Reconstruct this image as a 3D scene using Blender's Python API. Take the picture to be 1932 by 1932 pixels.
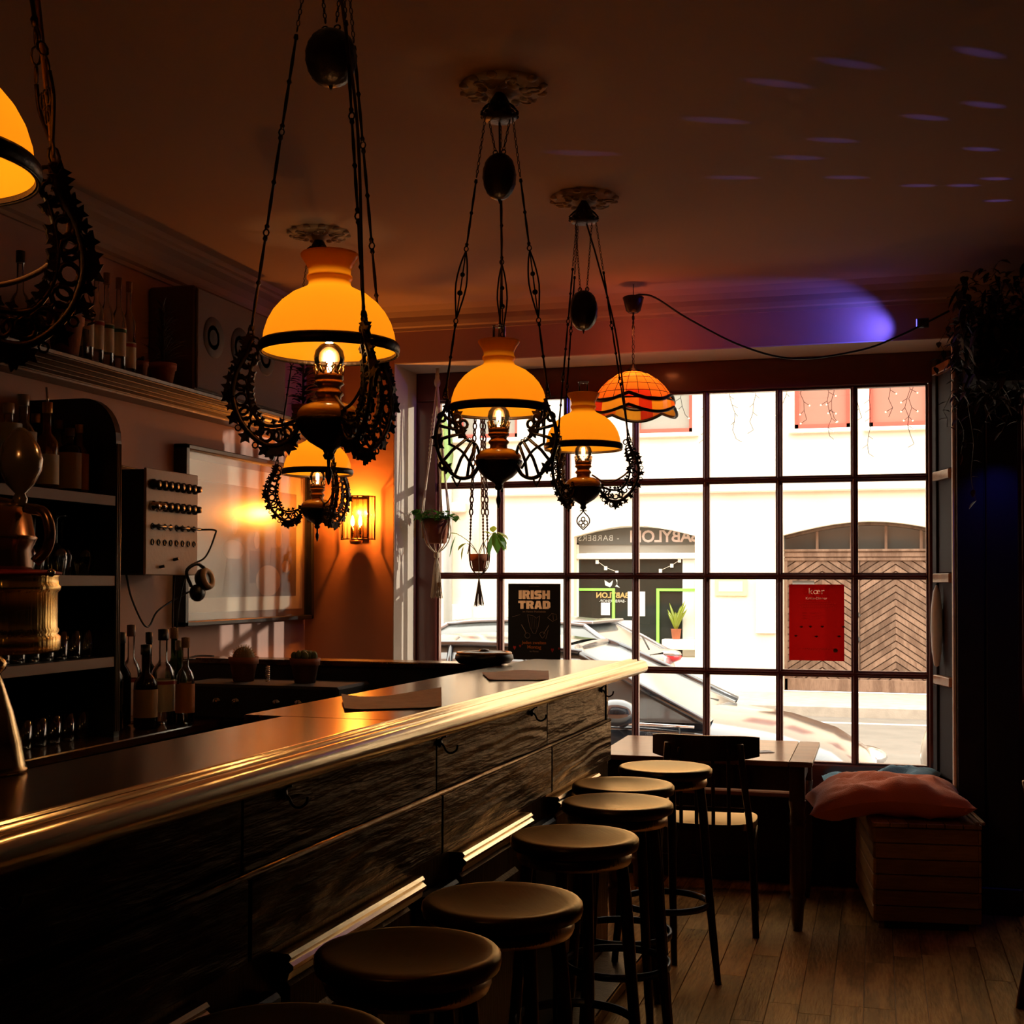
import bpy, math, random
from mathutils import Vector, Matrix
S = bpy.context.scene
for _o in list(bpy.data.objects): bpy.data.objects.remove(_o)
PI = math.pi
rnd = random.Random(7)
# ---------------------------------------------------------------- camera
cd = bpy.data.cameras.new('camera'); cam = bpy.data.objects.new('camera', cd); S.collection.objects.link(cam)
S.camera = cam
YAW, PIT, ROL = .2768, .02, .0026
F_ = Vector((-math.sin(YAW)*math.cos(PIT), math.cos(YAW)*math.cos(PIT), math.sin(PIT)))
R_ = Vector((math.cos(YAW), math.sin(YAW), 0)); U_ = R_.cross(F_)
R2 = math.cos(ROL)*R_ + math.sin(ROL)*U_; U2 = -math.sin(ROL)*R_ + math.cos(ROL)*U_
cam.matrix_world = Matrix(((R2.x, U2.x, -F_.x, 0), (R2.y, U2.y, -F_.y, 0), (R2.z, U2.z, -F_.z, 1.46), (0, 0, 0, 1)))
cd.sensor_fit = 'HORIZONTAL'; cd.sensor_width = 36; cd.lens = 36*2431.3/1932; cd.shift_y = 84.2/1932
cd.clip_start = .02; cd.clip_end = 300
# ---------------------------------------------------------------- sky and exposure
W = bpy.data.worlds.new('sky'); S.world = W; W.use_nodes = True
bg = W.node_tree.nodes['Background']; bg.inputs[0].default_value = (1, .93, .83, 1); bg.inputs[1].default_value = 5.4
S.view_settings.view_transform = 'Standard'; S.view_settings.look = 'None'; S.view_settings.gamma = 1
S.view_settings.use_curve_mapping = False; S.view_settings.exposure = 0
S.cycles.use_denoising = True; S.cycles.sample_clamp_indirect = 4
S.cycles.max_bounces = 10; S.cycles.diffuse_bounces = 5; S.cycles.glossy_bounces = 4; S.cycles.transparent_max_bounces = 24
S.cycles.caustics_reflective = False; S.cycles.caustics_refractive = False
_sd = bpy.data.lights.new('sun', 'SUN'); _so = bpy.data.objects.new('sun', _sd); S.collection.objects.link(_so)
_sd.energy = 1.3; _sd.angle = .03; _sd.color = (1, .93, .82); _so.rotation_euler = (math.radians(38), 0, math.radians(12))
# ---------------------------------------------------------------- mesh builder
class MB:
    def __init__(s): s.v = []; s.f = []; s.m = []; s.sm = []
    def add(s, vs, fs, m=0, sm=False, M=None):
        b = len(s.v)
        if M is not None: vs = [M @ Vector(p) for p in vs]
        s.v += [tuple(p) for p in vs]
        for f in fs: s.f.append(tuple(i+b for i in f)); s.m.append(m); s.sm.append(sm)
        return s
    def box(s, x0, x1, y0, y1, z0, z1, c=.0, m=0, M=None):
        if x0 > x1: x0, x1 = x1, x0
        if y0 > y1: y0, y1 = y1, y0
        if z0 > z1: z0, z1 = z1, z0
        if c <= 0:
            vs = [(x, y, z) for z in (z0, z1) for y in (y0, y1) for x in (x0, x1)]
            fs = [(0, 2, 3, 1), (4, 5, 7, 6), (0, 1, 5, 4), (2, 6, 7, 3), (0, 4, 6, 2), (1, 3, 7, 5)]
            return s.add(vs, fs, m, False, M)
        c = min(c, (x1-x0)*.45, (y1-y0)*.45, (z1-z0)*.45)
        X, Y, Z = (x0, x1), (y0, y1), (z0, z1); sg = (1, -1); vs = []; ix = {}
        for i in (0, 1):
            for j in (0, 1):
                for k in (0, 1):
                    p = (X[i], Y[j], Z[k]); d = (sg[i]*c, sg[j]*c, sg[k]*c)
                    ix[i, j, k] = len(vs)
                    vs += [(p[0], p[1]+d[1], p[2]+d[2]), (p[0]+d[0], p[1], p[2]+d[2]), (p[0]+d[0], p[1]+d[1], p[2])]
        g = lambda i, j, k, a: ix[i, j, k]+a
        fs = []
        for i in (0, 1):
            q = [g(i, 0, 0, 0), g(i, 1, 0, 0), g(i, 1, 1, 0), g(i, 0, 1, 0)]; fs.append(q if i else q[::-1])
            q = [g(0, i, 0, 1), g(1, i, 0, 1), g(1, i, 1, 1), g(0, i, 1, 1)]; fs.append(q[::-1] if i else q)
            q = [g(0, 0, i, 2), g(1, 0, i, 2), g(1, 1, i, 2), g(0, 1, i, 2)]; fs.append(q if i else q[::-1])
        for a in (0, 1):
            for b in (0, 1):
                r = (a == b)
                q = [g(0, a, b, 1), g(1, a, b, 1), g(1, a, b, 2), g(0, a, b, 2)]; fs.append(q if not r else q[::-1])
                q = [g(a, 0, b, 0), g(a, 1, b, 0), g(a, 1, b, 2), g(a, 0, b, 2)]; fs.append(q if r else q[::-1])
                q = [g(a, b, 0, 0), g(a, b, 1, 0), g(a, b, 1, 1), g(a, b, 0, 1)]; fs.append(q[::-1] if r else q)
        for i in (0, 1):
            for j in (0, 1):
                for k in (0, 1):
                    q = [g(i, j, k, 0), g(i, j, k, 1), g(i, j, k, 2)]; fs.append(q[::-1] if (i+j+k) % 2 == 0 else q)
        return s.add(vs, fs, m, False, M)
    def lathe(s, pr, n=24, c=(0, 0, 0), m=0, sm=True, M=None, cap=True):
        vs = []; fs = []
        for r, z in pr:
            for k in range(n):
                a = 2*PI*k/n; vs.append((c[0]+r*math.cos(a), c[1]+r*math.sin(a), c[2]+z))
        for i in range(len(pr)-1):
            for k in range(n):
                k2 = (k+1) % n; fs.append((i*n+k, i*n+k2, (i+1)*n+k2, (i+1)*n+k))
        s.add(vs, fs, m, sm, M)
        if cap:
            if pr[0][0] > 1e-5: s.add(vs[:n], [tuple(range(n))[::-1]], m, False, M)
            if pr[-1][0] > 1e-5: s.add(vs[-n:], [tuple(range(n))], m, False, M)
        return s
    def tube(s, P, r, n=6, m=0, sm=True, closed=False, cap=True, M=None):
        P = [Vector(p) for p in P]; N = len(P)
        if not hasattr(r, '__len__'): r = [r]*N
        T = []
        for i in range(N):
            a = P[(i-1) % N] if (closed or i > 0) else P[0]; b = P[(i+1) % N] if (closed or i < N-1) else P[-1]
            t = b-a; T.append(t.normalized() if t.length > 1e-9 else Vector((0, 0, 1)))
        u = T[0].orthogonal().normalized(); vs = []
        for i in range(N):
            u = u - T[i]*u.dot(T[i])
            u = u.normalized() if u.length > 1e-6 else T[i].orthogonal().normalized()
            w = T[i].cross(u)
            for k in range(n):
                a = 2*PI*k/n; vs.append(P[i]+(u*math.cos(a)+w*math.sin(a))*r[i])
        fs = []
        for i in range(N if closed else N-1):
            j = (i+1) % N
            for k in range(n): k2 = (k+1) % n; fs.append((i*n+k, i*n+k2, j*n+k2, j*n+k))
        if cap and not closed: fs += [tuple(range(n))[::-1], tuple(range((N-1)*n, N*n))]
        return s.add(vs, fs, m, sm, M)
    def ring(s, c, R, r, ax='z', n=16, k=6, m=0, sx=1, sy=1, M=None):
        P = []
        for i in range(n):
            a = 2*PI*i/n; x, y = R*math.cos(a)*sx, R*math.sin(a)*sy
            P.append({'z': (c[0]+x, c[1]+y, c[2]), 'y': (c[0]+x, c[1], c[2]+y), 'x': (c[0], c[1]+x, c[2]+y)}[ax])
        return s.tube(P, r, k, m, True, True, M=M)
    def ball(s, c, r, nu=12, nv=8, m=0, M=None, sm=True):
        if not hasattr(r, '__len__'): r = (r, r, r)
        vs = [(c[0], c[1], c[2]-r[2])]; fs = []
        for i in range(1, nv):
            p = -PI/2+PI*i/nv
            for k in range(nu):
                a = 2*PI*k/nu; vs.append((c[0]+r[0]*math.cos(p)*math.cos(a), c[1]+r[1]*math.cos(p)*math.sin(a), c[2]+r[2]*math.sin(p)))
        vs.append((c[0], c[1], c[2]+r[2])); t = len(vs)-1
        for k in range(nu):
            k2 = (k+1) % nu; fs.append((0, 1+k2, 1+k)); fs.append((t, 1+(nv-2)*nu+k, 1+(nv-2)*nu+k2))
            for i in range(nv-2): a = 1+i*nu; fs.append((a+k, a+k2, a+nu+k2, a+nu+k))
        return s.add(vs, fs, m, sm, M)
    def prism(s, pts, a, b, ax='y', m=0, sm=False, M=None):
        f = {'y': lambda p, t: (p[0], t, p[1]), 'x': lambda p, t: (t, p[0], p[1]), 'z': lambda p, t: (p[0], p[1], t)}[ax]
        n = len(pts); vs = [f(p, a) for p in pts]+[f(p, b) for p in pts]
        fs = [(i, (i+1) % n, n+(i+1) % n, n+i) for i in range(n)]
        s.add(vs, fs, m, sm, M)
        return s.add(vs, [tuple(range(n))[::-1], tuple(range(n, 2*n))], m, False, M)
    def grid(s, fn, nu, nv, m=0, sm=True, cu=False, cv=False, M=None):
        vs = [fn(i/(nu if cu else nu-1), j/(nv if cv else nv-1)) for i in range(nu) for j in range(nv)]
        fs = []
        for i in range(nu if cu else nu-1):
            for j in range(nv if cv else nv-1):
                i2, j2 = (i+1) % nu, (j+1) % nv; fs.append((i*nv+j, i2*nv+j, i2*nv+j2, i*nv+j2))
        return s.add(vs, fs, m, sm, M)
    def mesh(s, name, mats):
        me = bpy.data.meshes.new(name); me.from_pydata(s.v, [], s.f)
        me.polygons.foreach_set('material_index', s.m); me.polygons.foreach_set('use_smooth', s.sm)
        for x in (mats if isinstance(mats, (list, tuple)) else [mats]): me.materials.append(x)
        me.update(); return me
def obj(name, mb, mats, parent=None, loc=None, rot=None):
    me = mb.mesh(name, mats) if isinstance(mb, MB) else mb
    o = bpy.data.objects.new(name, me); S.collection.objects.link(o)
    if parent is not None: o.parent = parent
    if loc is not None: o.location = loc
    if rot is not None: o.rotation_euler = rot
    return o
def tag(o, label=None, cat=None, group=None, kind=None):
    if label: o['label'] = label
    if cat: o['category'] = cat
    if group: o['group'] = group
    if kind: o['kind'] = kind
    return o
def thing(name, label, cat, loc=(0, 0, 0), rz=0, group=None):
    o = bpy.data.objects.new(name, None); S.collection.objects.link(o); o.location = loc; o.rotation_euler = (0, 0, rz)
    o.empty_display_size = .05
    return tag(o, label, cat, group)
def struct(name, mb, mats, **k):
    o = obj(name, mb, mats, **k); o['kind'] = 'structure'; return o
def kids(o): return [c for c in bpy.data.objects if c.parent == o]
def copy_tree(o, kidmap, parent=None):
    c = o.copy(); S.collection.objects.link(c)
    if parent is not None: c.parent = parent
    for ch in kidmap.get(o.name, []): copy_tree(ch, kidmap, c)
    return c
def dup(o, loc=None, rz=None, label=None, group=None):
    km = {}
    for x in S.collection.objects:
        if x.parent is not None: km.setdefault(x.parent.name, []).append(x)
    c = copy_tree(o, km)
    if loc is not None: c.location = loc
    if rz is not None: c.rotation_euler = (0, 0, rz)
    if label: c['label'] = label
    if group: c['group'] = group
    return c
def text(name, s, size, loc, rot, mt, parent=None, off=0, align='CENTER', sx=1, ext=.0006, sp=1):
    cu = bpy.data.curves.new(name, 'FONT'); cu.body = s; cu.size = size; cu.align_x = align; cu.align_y = 'CENTER'
    cu.offset = off; cu.extrude = ext; cu.space_character = sp; cu.resolution_u = 3; cu.materials.append(mt)
    t0 = bpy.data.objects.new(name, cu); me = bpy.data.meshes.new_from_object(t0); me.name = name
    bpy.data.objects.remove(t0)
    o = bpy.data.objects.new(name, me); S.collection.objects.link(o); o.location = loc; o.rotation_euler = rot; o.scale = (sx, 1, 1)
    if parent is not None: o.parent = parent
    return o
def bez(P, n=8):   # Catmull-Rom through points
    P = [Vector(p) for p in P]; out = []
    for i in range(len(P)-1):
        a = P[i-1] if i else P[0]*2-P[1]; b, c = P[i], P[i+1]; d = P[i+2] if i+2 < len(P) else c*2-b
        for k in range(n):
            t = k/n; out.append(.5*((2*b)+(c-a)*t+(2*a-5*b+4*c-d)*t*t+(3*b-a-3*c+d)*t**3))
    return out+[P[-1]]
# ---------------------------------------------------------------- materials
def L(c): return tuple(((x/255)/12.92 if x/255 <= .04045 else ((x/255+.055)/1.055)**2.4) for x in c)+(1,)
def mat(name, col, rough=.5, metal=0, coat=0, bump=0, bscale=40, vary=0, vscale=4, spec=.5, emit=None, es=0, stretch=None, col2=None, sheen=0):
    m = bpy.data.materials.new(name); m.use_nodes = True; nt = m.node_tree; N = nt.nodes; b = N['Principled BSDF']
    col = tuple(col)+((1,) if len(col) == 3 else ())
    b.inputs['Base Color'].default_value = col; b.inputs['Roughness'].default_value = rough; b.inputs['Metallic'].default_value = metal
    b.inputs['Coat Weight'].default_value = coat; b.inputs['Coat Roughness'].default_value = .12; b.inputs['Specular IOR Level'].default_value = spec
    if sheen: b.inputs['Sheen Weight'].default_value = sheen
    if emit: b.inputs['Emission Color'].default_value = tuple(emit)+((1,) if len(emit) == 3 else ()); b.inputs['Emission Strength'].default_value = es
    if bump or vary:
        tc = N.new('ShaderNodeTexCoord'); mp = N.new('ShaderNodeMapping'); nt.links.new(tc.outputs['Object'], mp.inputs[0])
        if stretch: mp.inputs['Scale'].default_value = stretch
    if bump:
        n = N.new('ShaderNodeTexNoise'); n.inputs['Scale'].default_value = bscale; n.inputs['Detail'].default_value = 4
        nt.links.new(mp.outputs[0], n.inputs['Vector']); bp = N.new('ShaderNodeBump'); bp.inputs['Strength'].default_value = bump; bp.inputs['Distance'].default_value = .01
        nt.links.new(n.outputs['Fac'], bp.inputs['Height']); nt.links.new(bp.outputs[0], b.inputs['Normal'])
    if vary:
        n = N.new('ShaderNodeTexNoise'); n.inputs['Scale'].default_value = vscale; n.inputs['Detail'].default_value = 6
        nt.links.new(mp.outputs[0], n.inputs['Vector']); r = N.new('ShaderNodeValToRGB'); nt.links.new(n.outputs['Fac'], r.inputs[0])
        c2 = tuple(col2)+((1,) if len(col2) == 3 else ()) if col2 else tuple(x*(1-vary) for x in col[:3])+(1,)
        r.color_ramp.elements[0].position = .35; r.color_ramp.elements[0].color = c2; r.color_ramp.elements[1].position = .65; r.color_ramp.elements[1].color = col
        nt.links.new(r.outputs[0], b.inputs['Base Color'])
    return m
BD = {}
def wood(name, c1, c2, axis='y', rough=.4, coat=.3, bump=.3, scale=9, dist=5, fine=1, tint=(1, .70, .40), spec=.5, var=None):
    m = bpy.data.materials.new(name); m.use_nodes = True; nt = m.node_tree; N = nt.nodes; b = N['Principled BSDF']; K = nt.links.new
    b.inputs['Roughness'].default_value = rough; b.inputs['Coat Weight'].default_value = coat; b.inputs['Coat Roughness'].default_value = .15
    b.inputs['Specular Tint'].default_value = tuple(tint)+(1,); b.inputs['Coat Tint'].default_value = tuple(tint)+(1,); b.inputs['Specular IOR Level'].default_value = spec
    tc = N.new('ShaderNodeTexCoord'); oi = N.new('ShaderNodeObjectInfo'); ad = N.new('ShaderNodeVectorMath'); ad.operation = 'MULTIPLY_ADD'
    ad.inputs[1].default_value = (1, 1, 1); K(tc.outputs['Object'], ad.inputs[0])
    cb = N.new('ShaderNodeMath'); cb.operation = 'MULTIPLY'; cb.inputs[1].default_value = 13; K(oi.outputs['Random'], cb.inputs[0])
    K(cb.outputs[0], ad.inputs[2])
    mp = N.new('ShaderNodeMapping'); K(ad.outputs[0], mp.inputs[0])
    mp.inputs['Scale'].default_value = {'x': (.12, 1, 1), 'y': (1, .12, 1), 'z': (1, 1, .12)}[axis]
    n1 = N.new('ShaderNodeTexNoise'); n1.inputs['Scale'].default_value = scale*.6; n1.inputs['Detail'].default_value = 2; K(mp.outputs[0], n1.inputs['Vector'])
    ma = N.new('ShaderNodeMath'); ma.operation = 'MULTIPLY'; ma.inputs[1].default_value = dist*6; K(n1.outputs['Fac'], ma.inputs[0])
    si = N.new('ShaderNodeMath'); si.operation = 'SINE'; K(ma.outputs[0], si.inputs[0])
    n2 = N.new('ShaderNodeTexNoise'); n2.inputs['Scale'].default_value = scale*14*fine; n2.inputs['Detail'].default_value = 5; K(mp.outputs[0], n2.inputs['Vector'])
    ms = N.new('ShaderNodeMath'); ms.operation = 'MULTIPLY_ADD'; ms.inputs[1].default_value = .22; K(si.outputs[0], ms.inputs[0]); K(n2.outputs['Fac'], ms.inputs[2])
    r = N.new('ShaderNodeValToRGB'); K(ms.outputs[0], r.inputs[0]); r.color_ramp.elements[0].position = .25; r.color_ramp.elements[1].position = .8
    r.color_ramp.elements[0].color = tuple(c2)+(1,); r.color_ramp.elements[1].color = tuple(c1)+(1,)
    mr = N.new('ShaderNodeMapRange'); mr.inputs['To Min'].default_value = .75; mr.inputs['To Max'].default_value = 1.25; K(oi.outputs['Random'], mr.inputs['Value'])
    mx = N.new('ShaderNodeMix'); mx.data_type = 'RGBA'; mx.blend_type = 'MULTIPLY'; mx.inputs[0].default_value = 1
    K(r.outputs[0], mx.inputs[6]); cc = N.new('ShaderNodeCombineColor'); [K(mr.outputs[0], cc.inputs[i]) for i in range(3)]; K(cc.outputs[0], mx.inputs[7])
    K(mx.outputs[2], b.inputs['Base Color'])
    bp = N.new('ShaderNodeBump'); bp.inputs['Strength'].default_value = bump; bp.inputs['Distance'].default_value = BD.get(name, .004); K(ms.outputs[0], bp.inputs['Height']); K(bp.outputs[0], b.inputs['Normal'])
    if var:     # warm shellac varnish: tinted reflection over stained wood
        g = N.new('ShaderNodeBsdfGlossy'); g.inputs['Color'].default_value = tuple(tint)+(1,); g.inputs['Roughness'].default_value = rough; K(bp.outputs[0], g.inputs['Normal'])
        b.inputs['Specular IOR Level'].default_value = 0; b.inputs['Coat Weight'].default_value = 0
        fr = N.new('ShaderNodeFresnel'); fr.inputs[0].default_value = var; K(bp.outputs[0], fr.inputs['Normal'])
        ms2 = N.new('ShaderNodeMixShader'); K(fr.outputs[0], ms2.inputs[0]); K(b.outputs[0], ms2.inputs[1]); K(g.outputs[0], ms2.inputs[2]); K(ms2.outputs[0], N['Material Output'].inputs[0])
    return m
def glass(name, tint=(1, 1, 1), refl=1.0, rough=.03, ior=1.45, dens=0.0, dcol=(0, 0, 0)):
    m = bpy.data.materials.new(name); m.use_nodes = True; nt = m.node_tree; N = nt.nodes; K = nt.links.new
    N.remove(N['Principled BSDF']); out = N['Material Output']
    t = N.new('ShaderNodeBsdfTransparent'); t.inputs[0].default_value = tuple(tint)+(1,)
    g = N.new('ShaderNodeBsdfGlossy'); g.inputs['Roughness'].default_value = rough
    fr = N.new('ShaderNodeFresnel'); fr.inputs[0].default_value = ior
    mu = N.new('ShaderNodeMath'); mu.operation = 'MULTIPLY'; mu.inputs[1].default_value = refl; mu.use_clamp = True; K(fr.outputs[0], mu.inputs[0])
    mx = N.new('ShaderNodeMixShader'); K(mu.outputs[0], mx.inputs[0]); K(t.outputs[0], mx.inputs[1]); K(g.outputs[0], mx.inputs[2])
    last = mx
    if dens:
        d = N.new('ShaderNodeBsdfDiffuse'); d.inputs[0].default_value = tuple(dcol)+(1,)
        m2 = N.new('ShaderNodeMixShader'); m2.inputs[0].default_value = dens; K(mx.outputs[0], m2.inputs[1]); K(d.outputs[0], m2.inputs[2]); last = m2
    K(last.outputs[0], out.inputs[0]); return m
def translucent(name, col, gloss=.08, diff=.35):
    m = bpy.data.materials.new(name); m.use_nodes = True; nt = m.node_tree; N = nt.nodes; K = nt.links.new
    N.remove(N['Principled BSDF']); out = N['Material Output']
    t = N.new('ShaderNodeBsdfTranslucent'); t.inputs[0].default_value = tuple(col)+(1,)
    d = N.new('ShaderNodeBsdfDiffuse'); d.inputs[0].default_value = tuple(col)+(1,)
    g = N.new('ShaderNodeBsdfGlossy'); g.inputs['Roughness'].default_value = .12
    a = N.new('ShaderNodeMixShader'); a.inputs[0].default_value = diff; K(t.outputs[0], a.inputs[1]); K(d.outputs[0], a.inputs[2])
    b = N.new('ShaderNodeMixShader'); b.inputs[0].default_value = gloss; K(a.outputs[0], b.inputs[1]); K(g.outputs[0], b.inputs[2])
    K(b.outputs[0], out.inputs[0]); return m
def emis(name, col, st):
    m = bpy.data.materials.new(name); m.use_nodes = True; nt = m.node_tree; N = nt.nodes
    N.remove(N['Principled BSDF']); e = N.new('ShaderNodeEmission'); e.inputs[0].default_value = tuple(col)+(1,); e.inputs[1].default_value = st
    nt.links.new(e.outputs[0], N['Material Output'].inputs[0]); return m
def light(name, kind, loc, energy, col, size=.01, parent=None, rot=None, **k):
    d = bpy.data.lights.new(name, kind); d.energy = energy; d.color = col
    if kind == 'AREA': d.size = size
    else: d.shadow_soft_size = size
    for a, b in k.items(): setattr(d, a, b)
    o = bpy.data.objects.new(name, d); S.collection.objects.link(o); o.location = loc
    if rot: o.rotation_euler = rot
    if parent is not None: o.parent = parent
    return o
M = {}
BD['bar_wood'] = .012
M['floor'] = wood('floor_wood', (.44, .20, .055), (.19, .078, .02), 'y', .27, .1, .7, 7, 6, 1, (1, .62, .28), .5, 1.45)
M['bartop'] = wood('bar_top_wood', (.075, .024, .008), (.03, .010, .004), 'y', .19, .6, .03, 8, 3, 1, (1, .9, .78), .5, 1.66)
M['barwood'] = wood('bar_wood', (.009, .005, .003), (.004, .0025, .0015), 'y', .34, .0, .8, 9, 9, .5, (.85, .62, .40), .32, 1.24)
M['barnose'] = wood('bar_nose_wood', (.055, .03, .014), (.025, .013, .006), 'y', .2, .5, .10, 8, 3, 1, (1, .82, .55), .5, 1.47)
M['darkwood'] = wood('dark_wood', (.035, .016, .009), (.014, .007, .005), 'z', .38, .1, .3, 10, 4, 1, (1, .72, .45), .3, 1.36)
M['stool'] = wood('stool_wood', (.026, .012, .005), (.012, .006, .003), 'y', .30, .0, .08, 10, 4, 1, (1, .70, .36), .4, 1.5)
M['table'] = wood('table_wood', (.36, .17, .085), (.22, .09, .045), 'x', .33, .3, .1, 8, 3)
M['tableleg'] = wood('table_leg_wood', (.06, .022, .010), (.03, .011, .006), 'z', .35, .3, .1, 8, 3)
M['box'] = wood('pine_wood', (.48, .24, .07), (.28, .125, .04), 'y', .5, .1, .3, 9, 4)
M['boxx'] = wood('pine_wood_cross', (.38, .18, .06), (.22, .095, .033), 'x', .5, .1, .3, 9, 4)
M['sill'] = wood('sill_wood', (.42, .20, .10), (.28, .12, .06), 'x', .4, .2, .15, 9, 4)
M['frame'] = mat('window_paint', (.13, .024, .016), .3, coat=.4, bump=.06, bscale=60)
M['wallL'] = mat('plaster_rose', (.62, .38, .31), .85, bump=.12, bscale=25, vary=.1, vscale=2, col2=(.54, .33, .27))
M['white'] = mat('plaster_white', (.82, .70, .58), .8, bump=.15, bscale=18, vary=.1, vscale=3, col2=(.76, .64, .52))
M['ceil'] = mat('ceiling_paint', (.52, .365, .27), .9, bump=.06, bscale=30)
M['stucco'] = mat('stucco', (.40, .31, .25), .85, bump=.1, bscale=60)
M['blackpaint'] = mat('dark_panel_paint', (.009, .009, .014), .5, bump=.08, bscale=40)
M['black'] = mat('black_paint', (.008, .008, .009), .35)
M['blackmatte'] = mat('black_matte', (.01, .01, .01), .8)
M['iron'] = mat('cast_iron', (.03, .017, .010), .38, metal=.7, bump=.15, bscale=120)
M['brass'] = mat('polished_brass', (.78, .48, .14), .12, metal=1)
M['agedbrass'] = mat('aged_brass', (.30, .15, .05), .35, metal=.9, bump=.1, bscale=90)
M['copper'] = mat('dark_copper', (.22, .10, .05), .22, metal=.9)
M['chrome'] = mat('chrome', (.6, .6, .62), .12, metal=1)
M['opal'] = translucent('opal_glass', (.86, .385, .018), .04, .56)
M['amber'] = mat('amber_ceramic', (.95, .50, .07), .2, coat=.6)
M['clear'] = glass('clear_glass', (.97, .98, .97), 1.3, .02)
M['winglass'] = glass('window_glass', (.98, .99, .98), .55, .01)
M['filament'] = emis('filament', (1, .62, .2), 30)
M['terra'] = mat('terracotta', (.42, .13, .055), .75, bump=.2, bscale=60, vary=.2, vscale=12)
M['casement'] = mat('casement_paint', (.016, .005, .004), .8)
M['tpaper'] = translucent('thin_white_paper', (.85, .85, .82), .02, .5)
M['ware'] = glass('table_glass', (.96, .97, .96), 3.2, .06)
M['terracotta_wall'] = mat('plaster_terracotta', (.55, .25, .13), .85, bump=.12, bscale=25, vary=.12, vscale=2, col2=(.48, .21, .11))
M['soil'] = mat('soil', (.03, .018, .01), .95)
M['leaf'] = translucent('leaf', (.10, .26, .04), .05, .5)
M['leafy'] = translucent('leaf_yellow_green', (.42, .50, .06), .05, .45)
M['leafd'] = mat('leaf_dark', (.035, .04, .02), .6, vary=.4, vscale=20, col2=(.05, .02, .02))
M['cotton'] = mat('cotton_cord', (.82, .66, .47), .9, bump=.4, bscale=200)
M['jute'] = mat('brown_cord', (.20, .13, .08), .9, bump=.4, bscale=200)
M['cork'] = mat('cork', (.32, .17, .08), .85, bump=.3, bscale=150)
M['label'] = mat('paper_label', (.72, .60, .42), .7)
M['paper'] = mat('white_paper', (.8, .8, .78), .7)
M['kraft'] = mat('kraft_paper', (.62, .34, .14), .75, bump=.15, bscale=60, vary=.15, vscale=20)
M['cable'] = mat('black_cable', (.012, .012, .012), .5)
# ================================================================ ROOM
mb = MB().box(-3.1, 4.7, -3.7, 6.46, -.12, -.006)
floor = struct('floor', mb, M['darkwood'])
wx = .1065
def plank_mesh(l):
    return MB().box(.0009, wx-.0009, 0, l-.0012, -.008, 0, .0012).mesh('plank', M['floor'])
_pm = {l: plank_mesh(l) for l in (.55, .78, 1.02, 1.34, 1.68)}
k = -15
while .3735+k*wx < 2.35:
    x = .3735+k*wx; y = .9-rnd.random()*.6
    first = True
    fixed = {-5: [4.632], -4: [4.632], -3: [5.3], -7: [4.598]}.get(k, [])
    while y < 6.44:
        l = rnd.choice(list(_pm)); l = min(l, 1.68)
        nxt = [f for f in fixed if y+.3 < f < y+l+.3]
        if nxt: l = nxt[0]-y
        if y+l > 6.1: l = 6.445-y
        me = _pm.get(l) or plank_mesh(l)
        obj('plank', me, None, floor, (x, y, 0)) if not isinstance(me, MB) else None
        y += l
    k += 1
# ceiling, with plaster cove mouldings
struct('ceiling', MB().box(-3.1, 4.7, -3.7, 6.8, 2.84, 3.0), M['ceil'])
cove = [(0, 2.84), (0, 2.70), (.012, 2.70), (.014, 2.715), (.035, 2.72), (.045, 2.74), (.05, 2.765), (.075, 2.79), (.11, 2.805), (.12, 2.815), (.135, 2.82), (.14, 2.84)]
mb = MB(); mb.prism([(-2.85+a, b) for a, b in cove], -3.6, 6.12, 'y'); struct('trim_1', mb, M['ceil'])
mb = MB(); mb.prism([(6.12-a*.8, b+.03) for a, b in cove if b < 2.8]+[(6.12-.1, 2.84), (6.12, 2.84)][0:2], -2.85, 4.6, 'x'); struct('trim_2', mb, M['ceil'])
# walls
struct('wall_left', MB().box(-3.1, -2.85, -3.7, 6.8, -.1, 2.84), M['wallL'])
mb = MB()
mb.box(-2.85, -2.365, 6.12, 6.75, -.1, 2.84)                 # pier beside the sconce
mb.box(-2.365, .336, 6.13, 6.75, 2.573, 2.84)                # lintel
mb.box(-2.365, .336, 6.45, 6.75, -.4, .44)                   # parapet under the sill
mb.box(.60, 1.10, 6.12, 6.75, 2.573, 2.84); mb.box(.336, .60, 6.13, 6.75, 2.573, 2.84)
mb.box(1.10, 4.7, 6.12, 6.75, -.1, 2.84)
mb.box(-12, -2.85, 6.5, 6.75, -.4, 9); mb.box(-2.85, 12, 6.5, 6.75, 2.84, 9); mb.box(4.7, 12, 6.5, 6.75, -.4, 2.84)
wf = struct('wall_front', mb, M['terracotta_wall'])
obj('reveal_plaster', MB().box(-2.365, -2.361, 6.121, 6.44, 0, 2.573), M['white'], wf); obj('reveal_plaster', MB().box(-2.365, .336, 6.121, 6.44, 2.568, 2.573), M['white'], wf)
mb = MB(); mb.box(.336, .60, 6.10, 6.74, -.1, 2.573, .006)
obj('lintel_plaster', MB().box(-2.365, .60, 6.12, 6.129, 2.573, 2.84), M['wallL'], wf)
pier = obj('pier_cladding', mb, M['blackpaint'], wf)
mb = MB()
for a, b in ((.338, .455), (.462, .598)): mb.box(a, b, 6.085, 6.10, .12, 2.56, .004)
obj('pier_panel', mb, M['blackpaint'], wf)
struct('baseboard_front', MB().box(.33, .61, 6.07, 6.10, 0, .12, .006), M['blackpaint'])
struct('baseboard_left', MB().box(-2.36, .33, 6.425, 6.44, 0, .11, .004), M['darkwood'])
struct('wall_right', MB().box(4.6, 4.8, -3.7, 6.8, -.1, 2.84), M['blackpaint'])
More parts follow.
